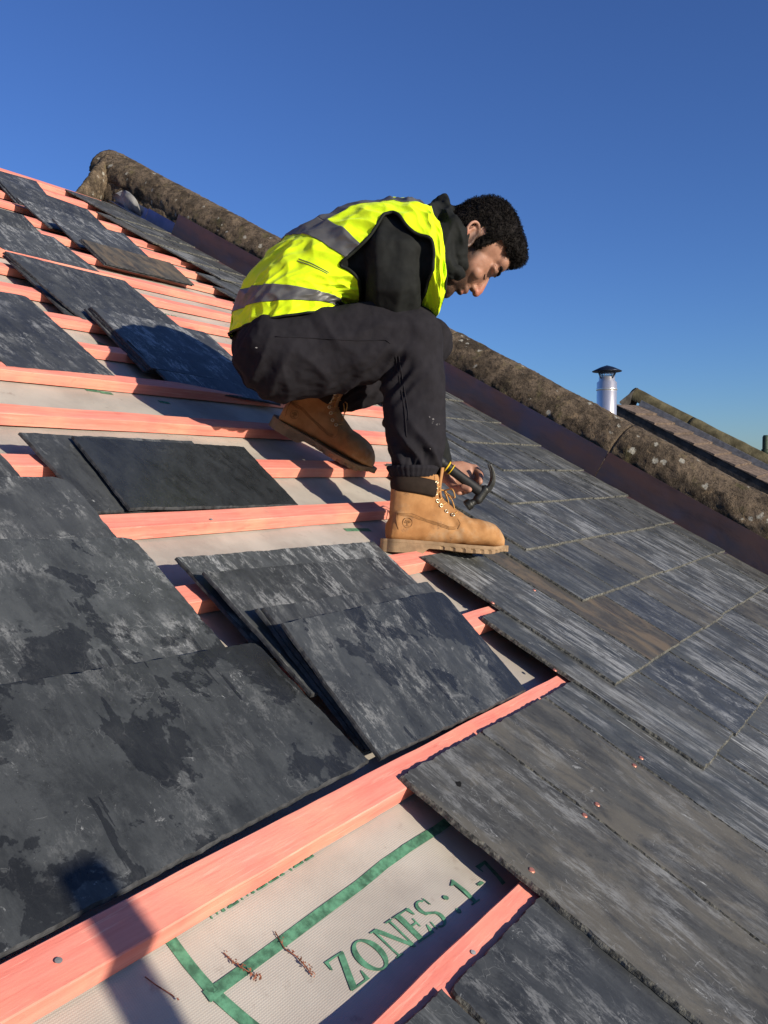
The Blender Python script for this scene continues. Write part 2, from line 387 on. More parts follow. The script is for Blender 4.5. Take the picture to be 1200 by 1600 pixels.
def skin_mat():
    k = NT('skin', .5, .35); k.b.inputs['Subsurface Weight'].default_value = .08; k.b.inputs['Subsurface Radius'].default_value = (.01, .004, .002)
    k.b.inputs['Subsurface Scale'].default_value = .5
    co = k.coord(rnd=False); at = k.n('ShaderNodeAttribute'); at.attribute_name = 'stubble'
    at2 = k.n('ShaderNodeAttribute'); at2.attribute_name = 'ruddy'
    c = k.mix(k.ramp(k.noise(co, 60, 4), .3, .7), (.36, .18, .115), (.44, .23, .155))
    c = k.mix(k.math('MULTIPLY', at2.outputs['Fac'], .5), c, (.48, .13, .085))
    sf = k.math('MULTIPLY', at.outputs['Fac'], k.ramp(k.noise(co, 700, 2), .32, .58, .72, 1.))
    c = k.mix(sf, c, (.020, .014, .010))
    k.col(c); k.bump(k.noise(co, 260, 4), .2, .0015); return k.m
M_SKIN = skin_mat()

# ------------------------------------------------------------------ ground far below
def ground():
    k = NT('grass_and_yard', .95, .1); co = k.coord(rnd=False)
    c = k.mix(k.ramp(k.noise(co, .06, 6), .4, .6), (.05, .07, .025), (.10, .09, .06)); c = k.mix(k.ramp(k.noise(co, 2, 5), .4, .7, 0, .6), c, (.035, .055, .02)); k.col(c)
    mb = MB(); mb.add([(-1500, -1500, 0), (1500, -1500, 0), (1500, 1500, 0), (-1500, 1500, 0)], [(0, 1, 2, 3)])
    o = mb.build('ground', k.m); tag(o, kind='structure')
ground()

# ------------------------------------------------------------------ roof: felt, walls, battens
VB0, DV = .111, .2246
VR = 4.67         # ridge
UV_ = 3.63        # verge (copper upstand)
UL = -1.6
VE = -1.55        # eave
def feltw(u, v):
    a = abs(((u-.30) / .6) % 1.0 - .5)*2     # 0..1, rafters at a = 1
    s = (1-a*a)
    f_ = ((v-VB0)/DV) % 1.0
    mid = sin(pi*f_)
    return -.0305 - .009*s*mid + (.006*fb((u*3, v*3, 0), 1, 3)+.0026*(1-3*abs(noise.noise(Vector((u*5+v*9, v*4-u*2, 3))))))*mid
mb = MB()
nu, nv = 210, 250
vs = [R(UL+(UV_-UL)*i/nu, VE+(VR-VE)*j/nv, feltw(UL+(UV_-UL)*i/nu, VE+(VR-VE)*j/nv)) for j in range(nv+1) for i in range(nu+1)]
mb.add(vs, [(j*(nu+1)+i, j*(nu+1)+i+1, (j+1)*(nu+1)+i+1, (j+1)*(nu+1)+i) for j in range(nv) for i in range(nu)])
FELTO = R(1., 1., 0)
fme = mb.mesh('roofing_underlay', Vector((0, 0, 0)))
felt = bpy.data.objects.new('roofing_underlay', fme); COL.objects.link(felt); fme.materials.append(M_FELT)
fmw = Matrix((RX, RY, RN)).transposed().to_4x4(); fmw.translation = Vector((0, 0, Z0))
fme.transform(fmw.inverted()); felt.matrix_world = fmw
fme.polygons.foreach_set('use_smooth', [True]*len(fme.polygons))
tag(felt, 'pale grey woven roofing underlay with green print stretched beneath the red battens', 'roof underlay')

def print_poly(name, polys, mat=M_PRINT, lift=.0012, step=.004):
    """flat printed shapes (u,v polygons) laid onto the felt"""
    bm = bmesh.new()
    for pl in polys:
        vs_ = [bm.verts.new((p[0], p[1], 0)) for p in pl]
        try: bm.faces.new(vs_)
        except Exception: pass
    bmesh.ops.triangulate(bm, faces=bm.faces)
    for _ in range(5):
        ed = [e for e in bm.edges if e.calc_length() > step*2.2]
        if not ed: break
        bmesh.ops.subdivide_edges(bm, edges=ed, cuts=1)
        bmesh.ops.triangulate(bm, faces=bm.faces)
    for v in bm.verts:
        v.co.z = feltw(v.co.x, v.co.y)+lift
    me = bpy.data.meshes.new(name); bm.to_mesh(me); bm.free()
    for p in me.polygons:
        if p.normal.z < 0: p.flip()
    o = link(name, me, mat, felt)
    o.matrix_parent_inverse = Matrix.Identity(4)
    return o
def fuv(px, py, w=-.036):
    q = toroof(onw(px, py, w)); return Vector((q[0], q[1]))
def stroke(pts, wd):
    """ribbon polygons along (u,v) points"""
    out = []
    for a, b2 in zip(pts[:-1], pts[1:]):
        d = (b2-a).normalized(); n2 = Vector((-d.y, d.x))*wd/2
        out.append([a-n2-d*wd*.02, b2-n2+d*wd*.02, b2+n2+d*wd*.02, a+n2-d*wd*.02])
    return out
# letters in a unit box, x to the right, y up (serif capitals)
def arc(cx, cy, rx, ry, a0, a1, n=14): return [(cx+rx*cos(a0+(a1-a0)*i/n), cy+ry*sin(a0+(a1-a0)*i/n)) for i in range(n+1)]
def ringseg(cx, cy, r1, r2, a0, a1, n=14):
    o_ = arc(cx, cy, r1[0], r1[1], a0, a1, n); i_ = arc(cx, cy, r2[0], r2[1], a0, a1, n)
    return [[o_[k], o_[k+1], i_[k+1], i_[k]] for k in range(n)]
GL = {
 'Z': (.72, [[(.04, 1), (.70, 1), (.70, .95), (.56, .95), (.06, .93)], [(.02, .72), (.07, .72), (.14, .95), (.04, 1)], [(.50, .94), (.70, .95), (.24, .05), (.02, .05)], [(.02, 0), (.70, 0), (.66, .06), (.02, .05)], [(.70, .30), (.65, .30), (.56, .05), (.68, .0)]]),
 'O': (.92, ringseg(.46, .5, (.44, .52), (.25, .46), 0, 2*pi, 28)),
 'N': (.88, [[(.10, .0), (.17, 0), (.17, .93), (.10, .95)], [(.0, 1), (.26, 1), (.80, .10), (.80, -.02), (.72, -.02), (.12, .95), (.0, .95)], [(.74, .08), (.81, .08), (.81, 1), (.74, 1)], [(.0, 0), (.28, 0), (.28, .05), (.0, .05)], [(.62, .95), (.90, .95), (.90, 1), (.62, 1)]]),
 'E': (.76, [[(.08, .03), (.28, .03), (.28, .97), (.08, .97)], [(.0, .95), (.70, .95), (.68, 1), (.0, 1)], [(.62, .72), (.67, .72), (.70, .97), (.56, .95)], [(.26, .48), (.50, .48), (.50, .54), (.26, .54)], [(.47, .36), (.52, .36), (.52, .66), (.47, .66)], [(.0, 0), (.72, 0), (.70, .05), (.0, .05)], [(.74, .30), (.69, .30), (.58, .05), (.72, .0)]]),
 'S': (.66, ringseg(.32, .74, (.28, .27), (.15, .21), .25*pi, 1.35*pi, 14) + [[(.10, .62), (.22, .52), (.60, .33), (.46, .47)], [(.09, .66), (.22, .56), (.30, .50), (.12, .52)], [(.22, .60), (.54, .44), (.60, .33), (.16, .53)]] + ringseg(.32, .25, (.30, .27), (.16, .21), -.75*pi, .28*pi, 14) + [[(.52, .70), (.57, .70), (.58, .99), (.54, .99)], [(.05, .30), (.10, .30), (.08, .02), (.03, .02)]]),
 ':': (.42, [arc(.22, .62, .09, .09, 0, 2*pi, 12)[:-1], arc(.22, .10, .09, .09, 0, 2*pi, 12)[:-1]]),
 '1': (.56, [[(.20, .03), (.38, .03), (.38, 1), (.32, 1), (.20, .93)], [(.06, .86), (.06, .80), (.22, .84), (.34, 1)], [(.06, 0), (.52, 0), (.52, .05), (.06, .05)]]),
 '-': (.50, [[(.10, .36), (.40, .36), (.40, .47), (.10, .47)]]),
 '7': (.6, [[(.02, 1), (.60, 1), (.60, .92), (.02, .84)], [(.44, .92), (.60, .92), (.34, 0), (.14, 0)], [(.02, .7), (.07, .7), (.10, .9), (.02, .9)]]),
 'L': (.7, [[(.08, .03), (.28, .03), (.28, .97), (.08, .97)], [(0, .95), (.38, .95), (.38, 1), (0, 1)], [(0, 0), (.68, 0), (.66, .05), (0, .05)], [(.70, .3), (.65, .3), (.56, .05), (.68, 0)]]),
 'a': (.6, ringseg(.25, .22, (.22, .24), (.1, .18), 0, 2*pi, 16)+[[(.38, 0), (.52, 0), (.52, .45), (.38, .45)]]),
 'p': (.62, ringseg(.33, .22, (.24, .24), (.12, .18), 0, 2*pi, 16)+[[(.02, -.3), (.16, -.3), (.16, .46), (.02, .46)]]),
 'M': (1.0, [[(.08, 0), (.15, 0), (.15, 1), (.08, 1)], [(0, 1), (.26, 1), (.52, .2), (.46, 0), (.08, .95)], [(.46, 0), (.52, .05), (.86, 1), (.76, 1)], [(.74, 0), (.92, 0), (.92, 1), (.74, 1)]]),
}
def text(s, base, ex, ey, sp=.06):
    x = 0.
    for ch in s:
        if ch == ' ': x += .25; continue
        wd, pl = GL[ch]
        print_poly('letter', [[base+ex*(x+a)+ey*b2 for a, b2 in p] for p in pl])
        x += wd+sp
tb = fuv(548, 1552); tt = fuv(515, 1500); te = fuv(700, 1445)
ey = (tt-tb); ex = (te-tb)/4.15
text('ZONES : 1 - 7', tb, ex, Vector((-.0005, ey.length)))
g1 = fuv(335, 1545); 
print_poly('printed_line', stroke([fuv(324, 1556), fuv(560, 1385), fuv(600, 1352), fuv(680, 1300), fuv(760, 1240)], .0125))
print_poly('printed_line', stroke([fuv(215, 1425), fuv(262, 1470), fuv(335, 1550), fuv(415, 1612), fuv(470, 1650)], .0125))
# row of letters mostly hidden under the long batten
ub = fuv(325, 1440); ue = fuv(470, 1352)
text('MLMLZNEL', ub+Vector((0, -.002)), (ue-ub)/6.3, Vector((0, .04)), .1)
lb = fuv(248, 487, -.03); le = fuv(270, 492, -.03)
text('Lap', lb, (le-lb)/1.3, Vector((0, .04)), .05)
for a, b2 in (((245, 628), (262, 630)), ((148, 533), (170, 541)), ((130, 610), (150, 613)), ((152, 614), (172, 617)), ((535, 828), (575, 826))):
    print_poly('printed_mark', [[fuv(*a), fuv(*b2), fuv(*b2)+Vector((0, -.013)), fuv(*a)+Vector((0, -.013))]])

# house below the roof
def wallbox(mb, pts2, y0=None): pass
hz = empty('brick_house', R(1.0, 1.5, -.2), 'brick house whose slate roof is being relaid', 'house')
def prism_u(mb, prof, u0, u1):
    """profile list of (v,w) roof coords or world (y,z) swept along u"""
    n_ = len(prof); vs_ = [Vector((u, y, z)) for u in (u0, u1) for y, z in prof]
    mb.add(vs_, [tuple(range(n_)), tuple(range(n_, 2*n_))] + [(i, (i+1) % n_, n_+(i+1) % n_, n_+i) for i in range(n_)])
def yz(v, w): q = R(0, v, w); return (q.y, q.z)
ye, ze = yz(VE, -.08); yr, zr = yz(VR, -.08); yb = 2*yr-ye
mb = MB(); prism_u(mb, [(ye+.3, 0), yz(VE+.35, -.12), yz(VR, -.12), (yb-.3, ze+.1), (yb-.3, 0)], UL+.0, UV_+.03); mb.build('wall', M_BRICK, hz)
mb = MB(); prism_u(mb, [yz(VR, -.06), yz(VR, -.11), (yb, ze), (yb, ze+.05)], UL, UV_); mb.build('rear_roof_slope', slate_mat('rear_slates', (.05, .05, .055), amt=.5), hz)
mb = MB(); prism_u(mb, [yz(VE-.05, -.10), yz(VE-.05, -.26), yz(VE-.02, -.26), yz(VE-.02, -.10)], UL, UV_); mb.build('fascia_board', plain('white_fascia', (.7, .7, .68)), hz)

random.seed(3)
BATN = ['first', 'second', 'third', 'fourth', 'fifth', 'sixth', 'seventh', 'eighth', 'ninth', 'tenth', 'eleventh', 'twelfth', 'thirteenth', 'fourteenth', 'fifteenth', 'sixteenth', 'seventeenth', 'eighteenth', 'nineteenth', 'twentieth', 'twenty first', 'twenty second', 'twenty third', 'twenty fourth', 'twenty fifth']
def batten(j, v, u0=UL, u1=UV_-.01, hw=.0232, ht=.027):
    rng = random.Random(j*7+1)
    n_ = 160; mbb = MB(); vs_ = []; org = R(0, v, 0)
    for i in range(n_+1):
        u = u0+(u1-u0)*i/n_
        o1 = .0012*fb((u*2, v*9, 1), 1, 3); o2 = .0014*fb((u*7, v*9, 5), 1, 4); o3 = .0014*fb((u*7, v*9, 9), 1, 4); top = .0012*fb((u*3, v*5, 2), 1, 3)-.0006
        for a, b2 in ((-hw+o1+o2, -ht), (-hw+o1+o2, -.0015+top), (-hw+.0015+o1+o2, top), (hw-.0015+o1+o3, top), (hw+o1+o3, -.0015+top), (hw+o1+o3, -ht)):
            vs_.append(R(u, v+a, b2))
    fs = []
    for i in range(n_):
        for k in range(5): fs.append((i*6+k, i*6+k+1, (i+1)*6+k+1, (i+1)*6+k))
        fs.append((i*6+5, i*6, (i+1)*6, (i+1)*6+5))
    fs += [(5, 4, 3, 2, 1, 0), tuple(n_*6+k for k in range(6))]
    mbb.add(vs_, fs)
    me = mbb.mesh('roof_batten')
    mw = Matrix((RX, RY, RN)).transposed().to_4x4(); mw.translation = org
    me.transform(mw.inverted())
    o = bpy.data.objects.new('roof_batten', me); COL.objects.link(o); o.matrix_world = mw; me.materials.append(M_BATTEN)
    return o
bv = [VB0, .339, .563, .787, 1.011, 1.232, 1.453, 1.687]
while bv[-1]+DV < VR-.05: bv.append(bv[-1]+DV)
bv.append(VR-.022)
BLAB = {0: 'short looking red batten at the bottom of the picture, end tucked under tan slates', 1: 'long wide red batten running across the foreground below the big damp slates',
 2: 'red batten glimpsed between the foreground slate stacks', 3: 'red batten under the sole of the front boot', 4: 'red batten running left from the front boot, below the dark greenish slate',
 5: 'red batten under the toe of the raised boot', 6: 'lower of the two full length sunlit battens left of the boots', 7: 'upper of the two full length sunlit battens, with a red knot'}
for j, v in enumerate(bv):
    lab = BLAB.get(j, '%s red batten counted up the roof from the foreground%s' % (BATN[j], ', topmost at the ridge' if j == len(bv)-1 else ''))
    tag(batten(j, v), lab, 'batten', 'red roof battens nailed across the underlay')
for bo, px, py in (('roof_batten.001', 91, 1502), ('roof_batten', 739, 1489), ('roof_batten.001', 640, 1222), ('roof_batten.004', 330, 812)):
    ob = COL.objects.get(bo)
    P = onw(px, py, 0); q_ = ob.matrix_world.inverted() @ P; mn = MB()
    mn.add([Vector((q_.x+.0034*cos(a), q_.y+.0030*sin(a), .0012)) for a in [2*pi*k/12 for k in range(12)]]+[Vector((q_.x, q_.y, .0016))], [(k, (k+1) % 12, 12) for k in range(12)])
    o = link('nail', mn.mesh('nail'), M_LEAD, ob); o.matrix_parent_inverse = Matrix.Identity(4)
for j, v in enumerate((-.114, -.338, -.56, -.785, -1.01, -1.23, -1.46)):
    tag(batten(40+j, v), 'red batten hidden beneath the laid slates at the foot of the roof', 'batten', 'red battens hidden under the lowest slates')

# ------------------------------------------------------------------ slates
T = .0058
def slate_mesh(w_, l_, seed, t=T, rag=.0022, cut=None, step=.007, shape=None):
    """slate centred on origin, x across, y up to the head, top face at z=0"""
    rng = random.Random(seed); ph = rng.random()*100
    hw, hl = w_/2, l_/2
    if shape is None:
        cs = [(-hw, -hl), (hw, -hl), (hw, hl), (-hw, hl)]
        if cut:
            out = []
            for i, c_ in enumerate(cs):
                k = cut.get(i, 0)
                if k:
                    p, nx = cs[i-1], cs[(i+1) % 4]
                    d1 = Vector((p[0]-c_[0], p[1]-c_[1])).normalized()*k; d2 = Vector((nx[0]-c_[0], nx[1]-c_[1])).normalized()*k
                    out += [(c_[0]+d1.x, c_[1]+d1.y), (c_[0]+(d1.x+d2.x)*.28, c_[1]+(d1.y+d2.y)*.28), (c_[0]+d2.x, c_[1]+d2.y)]
                else: out.append(c_)
            cs = out
    else: cs = shape
    per = []
    for i in range(len(cs)):
        a, b2 = Vector(cs[i]), Vector(cs[(i+1) % len(cs)]); n_ = max(1, int((b2-a).length/step))
        for k in range(n_):
            per.append(a.lerp(b2, k/n_))
    top = []; bot = []; mid = []
    for i, p in enumerate(per):
        d = per[(i+1) % len(per)]-per[i-1]; n2 = Vector((-d.y, d.x)).normalized()   # inward for ccw
        q = Vector((p.x*1., p.y*1., ph))
        j1 = rag*(fb(q, 22, 3)*1.1) + rag*.6*noise.noise(q*110)
        j2 = rag*(fb(q+Vector((9, 9, 9)), 40, 3)) + rag*.8*abs(noise.noise(q*120+Vector((3, 1, 2))))
        mp = p+n2*j1
        bot.append((mp.x, mp.y, -t)); 
        mp2 = mp+n2*(.0006+.3*j2); mid.append((mp2.x, mp2.y, -t*.45))
        mp3 = mp+n2*(.0016+abs(j2)*1.3); top.append((mp3.x, mp3.y, 0))
    n_ = len(per)
    me = bpy.data.meshes.new('slate')
    fs = [tuple(range(n_))] + [(n_+i, i_, 0, 0) for i_ in ()]
    fs = [tuple(range(n_)), tuple(range(2*n_, 3*n_))[::-1]]
    for i in range(n_):
        k = (i+1) % n_
        fs.append((n_+i, n_+k, k, i)); fs.append((2*n_+i, 2*n_+k, n_+k, n_+i))
    me.from_pydata(top+mid+bot, [], fs)
    me.polygons.foreach_set('material_index', [0, 0]+[1]*(2*n_)); me.update()
    bm = bmesh.new(); bm.from_mesh(me); bmesh.ops.triangulate(bm, faces=[f for f in bm.faces if len(f.verts) > 4]); bm.to_mesh(me); bm.free()
    return me
def place(me, c, xa, ya, mat, name='roof_slate', em=None):
    xa = xa.normalized(); za = xa.cross(ya).normalized(); ya = za.cross(xa)
    mw = Matrix((xa, ya, za)).transposed().to_4x4(); mw.translation = c
    o = bpy.data.objects.new(name, me); COL.objects.link(o); o.matrix_world = mw
    me.materials.append(mat); me.materials.append(em or M_EDGE); return o
_seed = [100]
def loose(label, mat=M_LOOSE, HL=None, HR=None, TL=None, TR=None, under=0, cut=None, rag=.0016, group=None, ulab=None, ushift=(-.006, .004)):
    q = {}
    for k, v in (('HL', HL), ('HR', HR), ('TL', TL), ('TR', TR)):
        if v: q[k] = onw(*v)
    if 'TL' not in q: q['TL'] = q['HL']+q['TR']-q['HR']
    if 'TR' not in q: q['TR'] = q['HR']+q['TL']-q['HL']
    if 'HL' not in q: q['HL'] = q['TL']+q['HR']-q['TR']
    if 'HR' not in q: q['HR'] = q['HL']+q['TR']-q['TL']
    xa = q['HR']-q['HL']; ya = q['HL']-q['TL']; w_, l_ = xa.length, ya.length
    xn, yn = xa.normalized(), ya.normalized(); c = (q['HL']+q['TR'])/2
    sh = xn.dot(yn)      # shear when the outline is not square
    zn = xn.cross(yn).normalized(); yp = zn.cross(xn)
    lv = [((P-c).dot(xn), (P-c).dot(yp)) for P in (q['TL'], q['TR'], q['HR'], q['HL'])]
    objs = []
    for i in range(under+1):
        _seed[0] += 1
        shp = lv
        if cut:
            out = []
            for a, cc in enumerate(lv):
                k = cut.get(a, 0)
                if k:
                    c0 = Vector(cc); d1 = (Vector(lv[a-1])-c0).normalized()*k; d2 = (Vector(lv[(a+1) % 4])-c0).normalized()*k
                    out += [tuple(c0+d1), tuple(c0+(d1+d2)*.28), tuple(c0+d2)]
                else: out.append(cc)
            shp = out
        me = slate_mesh(w_, l_, _seed[0], rag=rag, shape=shp, step=.006 if l_ > 0 else .01)
        off = xn*(ushift[0]*i)+yn*(ushift[1]*i)-zn*((T+.0012)*i)
        if i: off += xn*(.004*math.sin(_seed[0]*5.1))
        o = place(me, c+off, xn, yp, mat if i == 0 else M_LOOSE, em=M_EDGE2)
        tag(o, label if i == 0 else 'grey slate %s the %s' % (('directly under', 'second under', 'third under')[i-1], ulab), 'slate', group or 'loose slates stacked ready on the battens')
        objs.append(o)
    return objs[0]
def nail(parent, px, py, w=.012, r_=.0048):
    P = onw(px, py, w); mbn = MB()
    q = parent.matrix_world.inverted() @ P; zc = .0008
    vs_ = [Vector((q.x+r_*cos(a)*(1+.15*sin(3*a)), q.y+r_*sin(a), 0.0002)) for a in [2*pi*k/12 for k in range(12)]]
    vt = [Vector((q.x+r_*.75*cos(a), q.y+r_*.75*sin(a), .0016)) for a in [2*pi*k/12 for k in range(12)]]
    mbn.add(vs_+vt, [tuple(range(12, 24))]+[(k, (k+1) % 12, 12+(k+1) % 12, 12+k) for k in range(12)])
    o = link('nail', mbn.mesh('nail'), M_NAIL, parent); o.matrix_parent_inverse = Matrix.Identity(4); return o

# loose slates, pixel corners read off the photograph, w = height of the top face over the batten tops
loose('big damp slate with dark water stains, nearest the camera at lower left', M_WET, HL=(-200, 1100, .023), HR=(400, 1000, .023), TR=(577, 1190, -.003), TL=(-130, 1560, -.003), cut={2: .012}, under=1, ulab='nearest big damp slate at lower left')
loose('damp slate with drip marks above the nearest big slate at the left edge', M_WET, HL=(-170, 843, .030), HR=(208, 838, .030), TR=(398, 1062, -.008), cut={2: .02}, under=0)
loose('slate with a rounded corner above the drip marked slate at the left edge', M_LOOSE, HL=(-160, 742, .032), HR=(106, 744, .032), TR=(238, 905, -.006), cut={2: .03})
loose('mostly hidden slate poking out above the rounded corner slate at the left edge', M_LOOSE, HL=(-220, 690, .022), HR=(-8, 697, .022), TR=(85, 800, -.008))
loose('speckled damp slate lying half under the dark greenish slate', M_LOOSE, HL=(30, 675, .026), HR=(300, 688, .026), TL=(146, 800, -.010))
loose('smooth near black slate with a green sheen left of the boots', M_DARK, HL=(113, 681, .035), HR=(381, 697, .035), TR=(467, 789, .001))
loose('lowest broad slate of the stack in front of the boot, furthest up the roof', M_LOOSE, HL=(275, 870, .030), HR=(583, 845, .030), TL=(420, 1031, .0))
loose('second slate of the stack in front of the boot, dark round damp spot on it', M_LOOSE, HL=(318, 893, .042), HR=(604, 868, .042), TL=(487, 1085, .010))
loose('third slate of the stack in front of the boot, only its top strip showing', M_LOOSE, HL=(410, 948, .056), HR=(668, 908, .056), TL=(578, 1170, -.004), under=1, ulab='third slate of the stack before the boot')
loose('topmost slate of the stack in front of the boot, half of it dark with damp', M_WET2, HL=(440, 972, .064), HR=(690, 921, .064), TL=(596, 1186, .004), cut={2: .02})
loose('slate with slanting pale streaks resting on the upper full length batten at left edge', M_LOOSE, HL=(-130, 432, .030), HR=(41, 462, .030), TR=(181, 588, .0), cut={2: .015})
# middle column running up the roof
loose('fifth slate of the long middle column, counted down from its top', M_LOOSE, HL=(199, 531, .024), HR=(370, 568, .024), TL=(268, 601, -.002))
loose('fourth slate of the long middle column, pale clouding at its upper left', M_LOOSE, HL=(141, 478, .036), HR=(322, 519, .036), TL=(236, 575, .008), under=2, cut={2: .015}, ulab='fourth slate of the long middle column')
loose('third slate of the long middle column, its left edge running to a batten', M_LOOSE, HL=(56, 437, .030), HR=(244, 479, .030), TL=(129, 499, .0))
loose('thin slate whose long left edge sticks out below the middle column', M_LOOSE, HL=(4, 398, .022), HR=(150, 436, .022), TL=(111, 497, -.006))
loose('second slate of the long middle column, two thin slate edges under it', M_LOOSE, HL=(8, 392, .040), HR=(195, 438, .040), TL=(70, 448, .010), under=1, ulab='second slate of the long middle column')
loose('top slate of the long middle column, next to the picture edge', M_LOOSE, HL=(-70, 330, .036), HR=(84, 370, .036), TR=(156, 425, .0))
loose('small piece of slate above the long middle column at the left edge', M_LOOSE, HL=(-120, 292, .032), HR=(37, 336, .032), TR=(66, 366, .0))
# upper column
loose('brown stained slate at the foot of the upper slate column', M_BROWN, HL=(127, 373, .034), HR=(266, 410, .034), TL=(166, 411, .006), under=1, ulab='brown stained slate')
loose('third slate of the upper column, just above the brown one', M_LOOSE, HL=(81, 341, .034), HR=(193, 364, .034), TL=(126, 386, .0))
loose('second slate of the upper column with a dark damp band', M_LOOSE, HL=(25, 308, .034), HR=(152, 349, .034), TL=(76, 354, .0))
loose('first broad slate of the upper column reaching the left picture edge', M_LOOSE, HL=(-8, 275, .036), HR=(137, 327, .036), TL=(30, 317, .0), under=1, ulab='first broad slate of the upper column')
loose('slate lying at the ridge in the top left corner of the roof', M_LOOSE, HL=(-100, 238, .022), HR=(57, 283, .022), TR=(80, 312, .0))

# laid courses: tails at TV(k)
def TV(k): return .050+DV*k
ORD = ['first', 'second', 'third', 'fourth', 'fifth', 'sixth', 'seventh', 'eighth', 'ninth', 'tenth', 'eleventh', 'twelfth', 'thirteenth', 'fourteenth', 'fifteenth', 'sixteenth', 'seventeenth', 'eighteenth', 'nineteenth', 'twentieth', 'twenty-first', 'twenty-second', 'twenty-third', 'twenty-fourth', 'twenty-fifth', 'twenty-sixth']
def ul(px, py): return toroof(onw(px, py, .014))[0]
LIM = {-6: UL+.02, -5: UL+.14, -4: UL+.02, -3: UL+.14, -2: ul(777, 1480)-.254*9, -1: .952, 0: 1.575, 1: ul(962, 1075), 2: ul(910, 942), 3: ul(830, 868), 4: ul(811, 797), 5: ul(801, 746), 6: ul(792, 706)-.25, 7: ul(710, 669), 8: 2.72, 9: 2.85, 10: 2.95, 11: 3.02, 12: 3.10, 13: 3.30, 14: 3.22, 15: 3.18, 16: 3.13, 17: 3.24, 18: 3.22}
LAIDW = .254; LL = .508
row = 0
for k in sorted(LIM):
    row += 1; u = LIM[k]; i = 0
    rng = random.Random(500+k)
    head = min(TV(k)+LL, VR-.01)
    while u < UV_-.05:
        i += 1; wd = rng.uniform(.236, .256)
        if u+wd > UV_-.09: wd = UV_-.006-u
        if wd < .02: break
        gap = rng.uniform(.003, .0055); _seed[0] += 1
        dv = rng.uniform(-.004, .004); l_ = head-TV(k)
        near = u < 2.6
        me = slate_mesh(wd-gap, l_, _seed[0], rag=.0019 if k < 1 else .0012, t=.0065 if k > 0 else .0075, cut={3: .01} if rng.random() < .3 else None, step=.005 if near else .012)
        w0 = .0015+T; w1 = w0+2.25*T*(LL/ max(l_, .2))**0
        if k > 6: w1 = w0+2.0*T
        lift = rng.uniform(0, .0015)
        ph_ = R(u+wd/2, TV(k)+dv+l_, w0); pt_ = R(u+wd/2, TV(k)+dv, w1+lift)
        if k == -1 and i == 1: pt_ = R(u+wd/2, TV(k)+dv, w1+.004)
        last = u+wd > UV_-.03
        if last: ph_ = ph_+RN*.002; pt_ = pt_+RN*.003
        rot = rng.uniform(-.006, .006)
        xa = RX*cos(rot)+RY*sin(rot)
        mt = M_LAID
        if k == -1 and i <= 2: mt = M_TAN
        elif (k == 1 and i == 2): mt = M_BROWN
        elif rng.random() < .08: mt = M_TAN
        elif rng.random() < .12: mt = M_LOOSE
        c = (ph_+pt_)/2
        o = place(me, c, xa, (ph_-pt_), mt)
        if k < -2: lab = 'laid slate below the picture edge at the foot of the roof'; grp = 'laid slates out of view at the eave'
        else:
            col_ = {M_LAID: 'streaky grey', M_TAN: 'tan weathered', M_BROWN: 'sandy brown', M_LOOSE: 'plain dark grey'}[mt]
            lab = '%s slate, %s from left, %s laid row from bottom' % (col_, ORD[i-1], ORD[k+2]); grp = 'slates nailed in overlapping rows on the right'
        tag(o, lab, 'slate', grp)
        o['_row'] = k; o['_i'] = i
        u += wd
LAID = {(o['_row'], o['_i']): o for o in COL.objects if '_row' in o}
for o in LAID.values():
    del o['_row'], o['_i']
for (k, i), px, py in (((-1, 1), 830, 1361), ((-1, 1), 913, 1275), ((-1, 2), 933, 1257), ((-1, 2), 991, 1196), ((0, 1), 1002, 1184), ((0, 1), 867, 1047), ((1, 1), 770, 942), ((1, 2), 835, 922)):
    if (k, i) in LAID:
        t_ = toroof(onw(px, py, .012)); best = None
        for key, o in LAID.items():
            q = o.matrix_world.inverted() @ onw(px, py, .012)
            bb = o.bound_box
            if bb[0][0] < q.x < bb[6][0] and bb[0][1] < q.y < bb[6][1] and (best is None or key[0] > best[0]): best = key
        nail(LAID[best or (k, i)], px, py, .013)
# nail hole in the tan slate
hole = MB(); q0 = LAID[(-1, 1)].matrix_world.inverted() @ onw(717, 1224, .010)
hole.add([Vector((q0.x+.0065*cos(a)*(1+.3*sin(2*a)), q0.y+.0045*sin(a)*(1+.3*cos(3*a)), .0004)) for a in [2*pi*k/14 for k in range(14)]], [tuple(range(14))])
ho = link('nail_hole', hole.mesh('nail_hole'), plain('hole_dark', (.004, .004, .004), 1), LAID[(-1, 1)]); ho.matrix_parent_inverse = Matrix.Identity(4)

